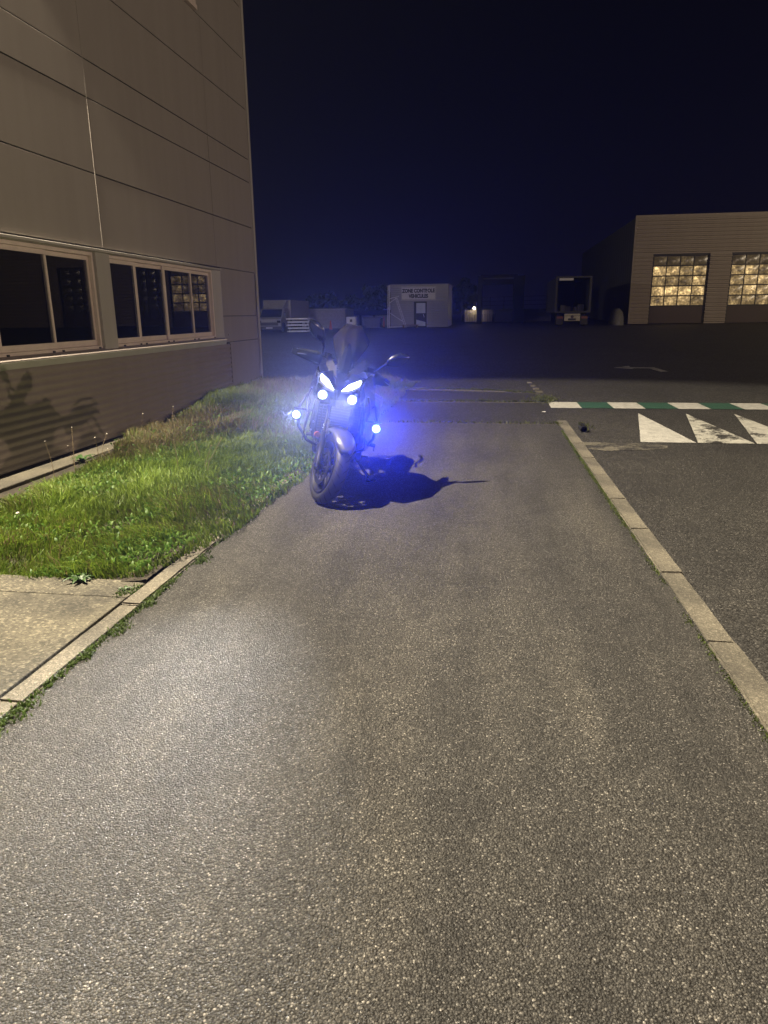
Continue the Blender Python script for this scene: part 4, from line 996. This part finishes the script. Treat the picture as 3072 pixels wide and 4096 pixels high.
# ------------------------------------------------------------------ grass and weeds
def blades_mesh(name, base, h, w, lean, col, mat):
    """three-level blades: base (n,3); h, w (n,); lean (n,2); col (n,3)"""
    n = len(base); az = rng.random(n) * 2 * np.pi; side = np.stack([np.cos(az), np.sin(az), np.zeros(n)], 1) * w[:, None] / 2
    up = np.zeros((n, 3)); up[:, 2] = h; L3 = np.concatenate([lean, np.zeros((n, 1))], 1) * h[:, None]
    mid = base + up * .58 + L3 * .32; tip = base + up * (1 - .32 * np.linalg.norm(lean, axis=1))[:, None] + L3
    V = np.stack([base - side, base + side, mid + side * .8, mid - side * .8, tip], 1).reshape(-1, 3)
    i = np.arange(n)[:, None] * 5
    tri = np.concatenate([i + [0, 1, 2], i + [0, 2, 3], i + [3, 2, 4]], 1).reshape(-1, 3)
    me = bpy.data.meshes.new(name)
    me.vertices.add(len(V)); me.vertices.foreach_set('co', V.ravel().astype(np.float32))
    me.loops.add(tri.size); me.loops.foreach_set('vertex_index', tri.ravel().astype(np.int32))
    me.polygons.add(len(tri)); me.polygons.foreach_set('loop_start', np.arange(0, tri.size, 3, dtype=np.int32)); me.polygons.foreach_set('loop_total', np.full(len(tri), 3, np.int32))
    me.update(calc_edges=True)
    ca = me.color_attributes.new('tint', 'FLOAT_COLOR', 'POINT')
    c4 = np.concatenate([np.repeat(col, 5, 0), np.ones((n * 5, 1))], 1); ca.data.foreach_set('color', c4.ravel().astype(np.float32))
    me.materials.append(mat); o = link(name, me); o['kind'] = 'stuff'; return o
m, nt, b = newmat('grass_blade'); at = N(nt, 'ShaderNodeVertexColor'); at.layer_name = 'tint'
nt.links.new(at.outputs['Color'], b.inputs['Base Color']); b.inputs['Roughness'].default_value = .5; b.inputs['Specular IOR Level'].default_value = .35
trn = N(nt, 'ShaderNodeBsdfTranslucent'); nt.links.new(at.outputs['Color'], trn.inputs[0]); mx = N(nt, 'ShaderNodeMixShader'); mx.inputs[0].default_value = .35
nt.links.new(b.outputs[0], mx.inputs[1]); nt.links.new(trn.outputs[0], mx.inputs[2]); nt.links.new(mx.outputs[0], nt.nodes['Material Output'].inputs[0])
M_grass = m
def vnoise(x, y, s, seed):
    r = np.random.default_rng(seed); t = r.random((64, 64)); X = (x * s) % 63; Y = (y * s) % 63
    xi, yi = X.astype(int), Y.astype(int); fx, fy = X - xi, Y - yi; fx = fx * fx * (3 - 2 * fx); fy = fy * fy * (3 - 2 * fy)
    return (t[xi, yi] * (1 - fx) + t[xi + 1, yi] * fx) * (1 - fy) + (t[xi, yi + 1] * (1 - fx) + t[xi + 1, yi + 1] * fx) * fy
def lawn_field(n, y0, y1, hs, ws):
    x = rng.uniform(-5.25, -1.55, n); y = rng.uniform(y0, y1, n)
    xe = np.interp(y, [3.6, 4.2, 4.65, 5.3, 6.6, 10, 16], [-1.97, -1.86, -1.78, -1.76, -1.72, -1.68, -1.66]) + .10 * (vnoise(x + 60, y, 2.5, 3) - .5) + .05 * (vnoise(x + 60, y, 9, 4) - .5)
    xw = np.interp(y, [6, 7.4, 8.9, 9.6], [-4.45, -4.55, -4.95, -5.22]) + .2 * (vnoise(x + 60, y, 1.7, 5) - .5)
    yb = 3.63 + .10 * (vnoise(x + 60, y, 3, 6) - .5)
    k = (x < xe) & (x > xw) & (y > yb) & (y < 15.85 + .5 * (vnoise(x + 60, y, 2, 8) - .5))
    cl = vnoise(x + 60, y, 3.2, 9) * .6 + vnoise(x + 60, y, 8.5, 10) * .4
    k &= rng.random(n) < .35 + 1.0 * cl
    x, y, cl, xe = x[k], y[k], cl[k], xe[k]; n = len(x)
    z = np.array([lawn_z(a, c) for a, c in zip(x, y)]) - .005
    edge = np.clip((xe - x) / .35, .5, 1)
    tall = np.interp(x, [-5.2, -4.6, -3.5], [.9, 1.0, 1.0])
    h = hs * (.5 + .9 * rng.random(n)) * (.30 + 1.35 * cl ** 1.3) * edge * tall; w = ws * (.6 + .8 * rng.random(n))
    a = rng.random(n) * 2 * np.pi + 0; q = .15 + .85 * rng.random(n) ** 1.3
    h = h * np.interp(y, [7.8, 8.1, 8.9, 10.5], [.5, .8, .9, 1.0]) if y0 > 7 else h * np.interp(y, [8.2, 9.0], [1, .5])
    wind = np.stack([vnoise(x + 60, y, 1.3, 12) - .5, vnoise(x + 60, y, 1.3, 13) - .5], 1) * 1.0
    lean = np.stack([np.cos(a), np.sin(a)], 1) * q[:, None] * .8 + wind
    t = rng.random(n)[:, None]
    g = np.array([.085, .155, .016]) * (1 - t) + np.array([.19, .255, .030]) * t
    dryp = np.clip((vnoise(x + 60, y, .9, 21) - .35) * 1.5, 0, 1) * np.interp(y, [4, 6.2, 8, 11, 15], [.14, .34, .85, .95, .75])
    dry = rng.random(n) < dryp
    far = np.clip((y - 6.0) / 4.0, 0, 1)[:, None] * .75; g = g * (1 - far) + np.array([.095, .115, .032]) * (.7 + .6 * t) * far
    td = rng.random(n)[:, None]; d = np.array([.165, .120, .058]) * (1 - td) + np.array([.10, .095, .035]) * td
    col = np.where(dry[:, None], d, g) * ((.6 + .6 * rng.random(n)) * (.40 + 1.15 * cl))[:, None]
    h = np.where(dry, h * 1.15, h)
    return np.stack([x, y, z], 1), h, w, lean, col
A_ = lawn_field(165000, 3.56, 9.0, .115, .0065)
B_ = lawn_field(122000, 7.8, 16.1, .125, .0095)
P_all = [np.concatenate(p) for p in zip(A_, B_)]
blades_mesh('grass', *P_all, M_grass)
# broad small leaves between the blades
n = 16000; x = rng.uniform(-5.1, -1.75, n); y = 3.62 + rng.random(n) ** 1.5 * 8; k = (vnoise(x + 60, y, 2.2, 31) > .52) & (x > np.interp(y, [6, 7.4, 8.9], [-4.5, -4.6, -5.0])) & (x < np.interp(y, [3.6, 4.6, 6.6], [-2.0, -1.8, -1.74]))
x, y = x[k], y[k]; n = len(x); z = np.array([lawn_z(a, c) for a, c in zip(x, y)]) + rng.uniform(.02, .085, n)
t = rng.random(n)[:, None]; col = np.array([.06, .14, .018]) * (1 - t) + np.array([.13, .21, .035]) * t
a = rng.random(n) * 6.28
blades_mesh('clover', np.stack([x, y, z], 1), np.full(n, .035), rng.uniform(.012, .022, n), np.stack([np.cos(a), np.sin(a)], 1) * rng.uniform(.5, 1.3, n)[:, None], col, M_grass)
# moss and small weeds along the two kerbs and the seams
def fringe(name, pts, hs, ws, green=(.05, .10, .02)):
    pts = np.array(pts); n = len(pts); a = rng.random(n) * 6.28; t = rng.random(n)[:, None]
    col = np.array(green) * (.6 + .9 * t)
    blades_mesh(name, pts, hs * (.4 + rng.random(n)), ws * (.6 + .8 * rng.random(n)), np.stack([np.cos(a), np.sin(a)], 1) * (.3 + .9 * rng.random(n))[:, None], col, M_grass)
p = []
for _ in range(9000):
    y = rng.uniform(1.6, 10.3)
    d = vnoise(np.array([30.]), np.array([y]), 3.0, 41)[0] * .7 + vnoise(np.array([30.]), np.array([y]), 11, 42)[0] * .3
    if rng.random() < (d - .22) * 2.2: p.append((1.1105 - .0153 * (y + 2.5) - abs(rng.normal()) * .010 * (1 + d), y, 0))
fringe('moss', p, .010, .006, (.075, .10, .022))
p = []
for _ in range(9500):
    y = rng.uniform(1.5, 5.2); d = vnoise(np.array([11.]), np.array([y]), 2.6, 43)[0]
    if rng.random() < (d - .16) * 1.8: p.append((-1.835 + abs(rng.normal()) * .022 * (.4 + d) , y, 0))
for cx, cy, s, k in ((-1.81, 2.25, .05, 120), (-1.80, 3.02, .04, 110), (-1.80, 3.32, .025, 80), (-1.98, 3.52, .04, 90), (-2.02, 3.45, .03, 100), (-1.80, 2.72, .022, 70), (-1.80, 4.05, .05, 160)):
    for _ in range(k): p.append((cx + rng.normal() * s * .55, cy + rng.normal() * s, .0))
fringe('small_weeds', p, .020, .008, (.060, .092, .020))
p = [(x, 10.05 + rng.normal() * .015, 0) for x in rng.uniform(-1.7, .95, 260)] + [(x, 12.52 + abs(rng.normal()) * .02, 0) for x in rng.uniform(-1.7, .95, 900)] + \
    [(.9 + rng.normal() * .1, 13.0 + rng.normal() * .25, 0) for _ in range(900)] + [(x, np.interp(x, [-1.7, -.2, .82], [14.68, 14.45, 13.95]) + abs(rng.normal()) * .05, 0) for x in rng.uniform(-1.7, .82, 1500)] + \
    [(rng.normal() * .05 - .15, 12.54 + abs(rng.normal()) * .03, 0) for _ in range(200)] + [(1.2 + abs(rng.normal()) * .05, 10.05 + rng.normal() * .09, -.03) for _ in range(220)]
fringe('seam_weeds', p, .05, .011, (.075, .085, .03))

# single plants
M_yellow = plain('yellow_petals', (.75, .36, .02), .6); M_seed = plain('pale_seed_head', (.55, .50, .42), .8); M_stem = plain('dry_stem', (.20, .15, .08), .8); M_leafg = plain('weed_leaf', (.035, .075, .016), .5, 0, .3, 30)
def flower(name, label, cat, loc, h, head, r, group=None, lean=(0, 0)):
    o = empty(name, label, cat, loc, group)
    m = MB(); m.tube([(0, 0, 0), (lean[0] * .3, lean[1] * .3, h * .5), (lean[0], lean[1], h)], [.003, .0025, .002], 5); m.build('stem', M_stem, o)
    m = MB(); rr = [(0, r * .8), (r * .75, r * .55), (r, 0), (r * .6, -r * .5), (0, -r * .6)]; m.lathe(rr, (lean[0], lean[1], h), 'z', 10)
    m.v = [(x + random.uniform(-.15, .15) * r, y + random.uniform(-.15, .15) * r, z + random.uniform(-.15, .15) * r) for x, y, z in m.v]; m.build('flower_head', head, o, smooth=40); return o
flower('dandelion', 'yellow dandelion flower standing in the bright grass at the left edge', 'flower', (-3.83, 4.66, -.10), .17, M_yellow, .022)
flower('daisy', 'single small white flower in the bright grass near the yellow dandelion', 'flower', (-3.54, 4.72, -.09), .16, M_seed, .014)
for i, (x, y, h) in enumerate([(-4.70, 6.95, .40), (-4.62, 7.22, .50), (-4.80, 7.50, .26), (-4.66, 7.8, .30), (-4.85, 8.2, .26), (-5.02, 9.6, .34), (-5.0, 10.6, .30), (-4.35, 7.55, .2)]):
    flower('weed_stalk', 'thin dry weed stalk with a pale seed head along the foot of the office wall', 'weed', (x, y, -.18), h, M_seed, random.uniform(.006, .011), 'seed-headed weeds along the wall', (random.uniform(-.08, .08), random.uniform(-.08, .08)))
for lb, (x, y, h, l) in (('upright straw-coloured stalk, leftmost of the pair in the middle of the grass', (-3.05, 6.5, .42, (-.03, .02))), ('long straw-coloured stalk leaning far to the right in the middle of the grass', (-2.75, 6.4, .46, (.20, .03))),
        ('short straw-coloured stalk leaning against the longer leaning one', (-2.82, 6.55, .36, (.10, .02))), ('straw-coloured stalk tilting left towards the corrugated wall', (-3.1, 7.2, .35, (-.10, 0))), ('farthest straw-coloured stalk in the grass, leaning right below the second window', (-3.55, 8.6, .40, (.15, 0)))):
    flower('dry_stalk', lb, 'weed', (x, y, -.09), h, M_stem, .007, 'straw-coloured stalks in the grass', l)
def rosette(label, loc, n, L):
    o = empty('weed_rosette', label, 'weed', loc)
    for k in range(n):
        a = 6.283 * k / n + random.uniform(-.3, .3); l = L * random.uniform(.7, 1.15); w = l * .16
        m = MB(); c, s = math.cos(a), math.sin(a); vs = []
        for t in (0.02, .3, .6, .85, 1):
            ww = w * math.sin(math.pi * min(1, t * .9 + .08)); zz = .35 * l * math.sin(t * 2.6)
            vs += [(c * l * t - s * ww, s * l * t + c * ww, zz), (c * l * t, s * l * t, zz - .004), (c * l * t + s * ww, s * l * t - c * ww, zz)]
        fs = []
        for q in range(4): fs += [(3 * q, 3 * q + 1, 3 * q + 4, 3 * q + 3), (3 * q + 1, 3 * q + 2, 3 * q + 5, 3 * q + 4)]
        m.add(vs, fs); m.build('leaf', M_leafg, o, smooth=180)
    return o
rosette('broad-leaved weed growing out over the concrete slab at the edge of the grass', (-2.36, 3.60, .005), 8, .09)
rosette('bright green leafy weed against the foot of the corrugated wall', (-4.85, 7.75, -.16), 9, .16)
rosette('small leafy weed in the joint of the slab beside the edging', (-2.03, 3.50, .006), 6, .05)

# round black pipe end by the far end of the right kerb
pe = empty('pipe_end', 'black round pipe end beside the far end of the right-hand kerb', 'pipe', (1.235, 9.85, -.035))
m = MB(); m.lathe([(.040, -.05), (.050, -.05), (.052, .25), (.040, .25)], (0, 0, 0), 'y', 20, closed=True); m.build('pipe_wall', M_black, pe, smooth=40)
m = MB(); m.lathe([(.0, .05), (.04, .05)], (0, 0, 0), 'y', 20); m.build('pipe_hollow', M_back, pe)
# scraps of litter
for nm, lb, (x, y, z), s in (('litter', 'tiny white scrap of litter on the footway near the first white stripe', (.80, 11.3, .004), .03), ('litter', 'white sliver of litter lying on the open road at right', (2.9, 6.55, -.098), .03)):
    m = MB(); m.prism([(-s, 0, 0), (s * .2, s * .5, .004), (s, .1 * s, .001), (s * .3, -s * .4, 0)], (0, 0, .004)); o = m.build(nm, M_whitesteel, None, loc=(x, y, z)); tag(o, lb, 'litter')

# ------------------------------------------------------------------ thin haze volume, added to stand in for lens glare round the lamps
m, nt, b = newmat('glare_haze'); nt.nodes.remove(b)
pv = N(nt, 'ShaderNodeVolumePrincipled'); pv.inputs['Color'].default_value = (.80, .85, 1, 1); pv.inputs['Density'].default_value = .0013; pv.inputs['Anisotropy'].default_value = .91
nt.links.new(pv.outputs[0], nt.nodes['Material Output'].inputs['Volume'])
o = boxobj('glare_haze', (-620, -80, -1.6), (620, 820, 16), m); o['kind'] = 'stuff'
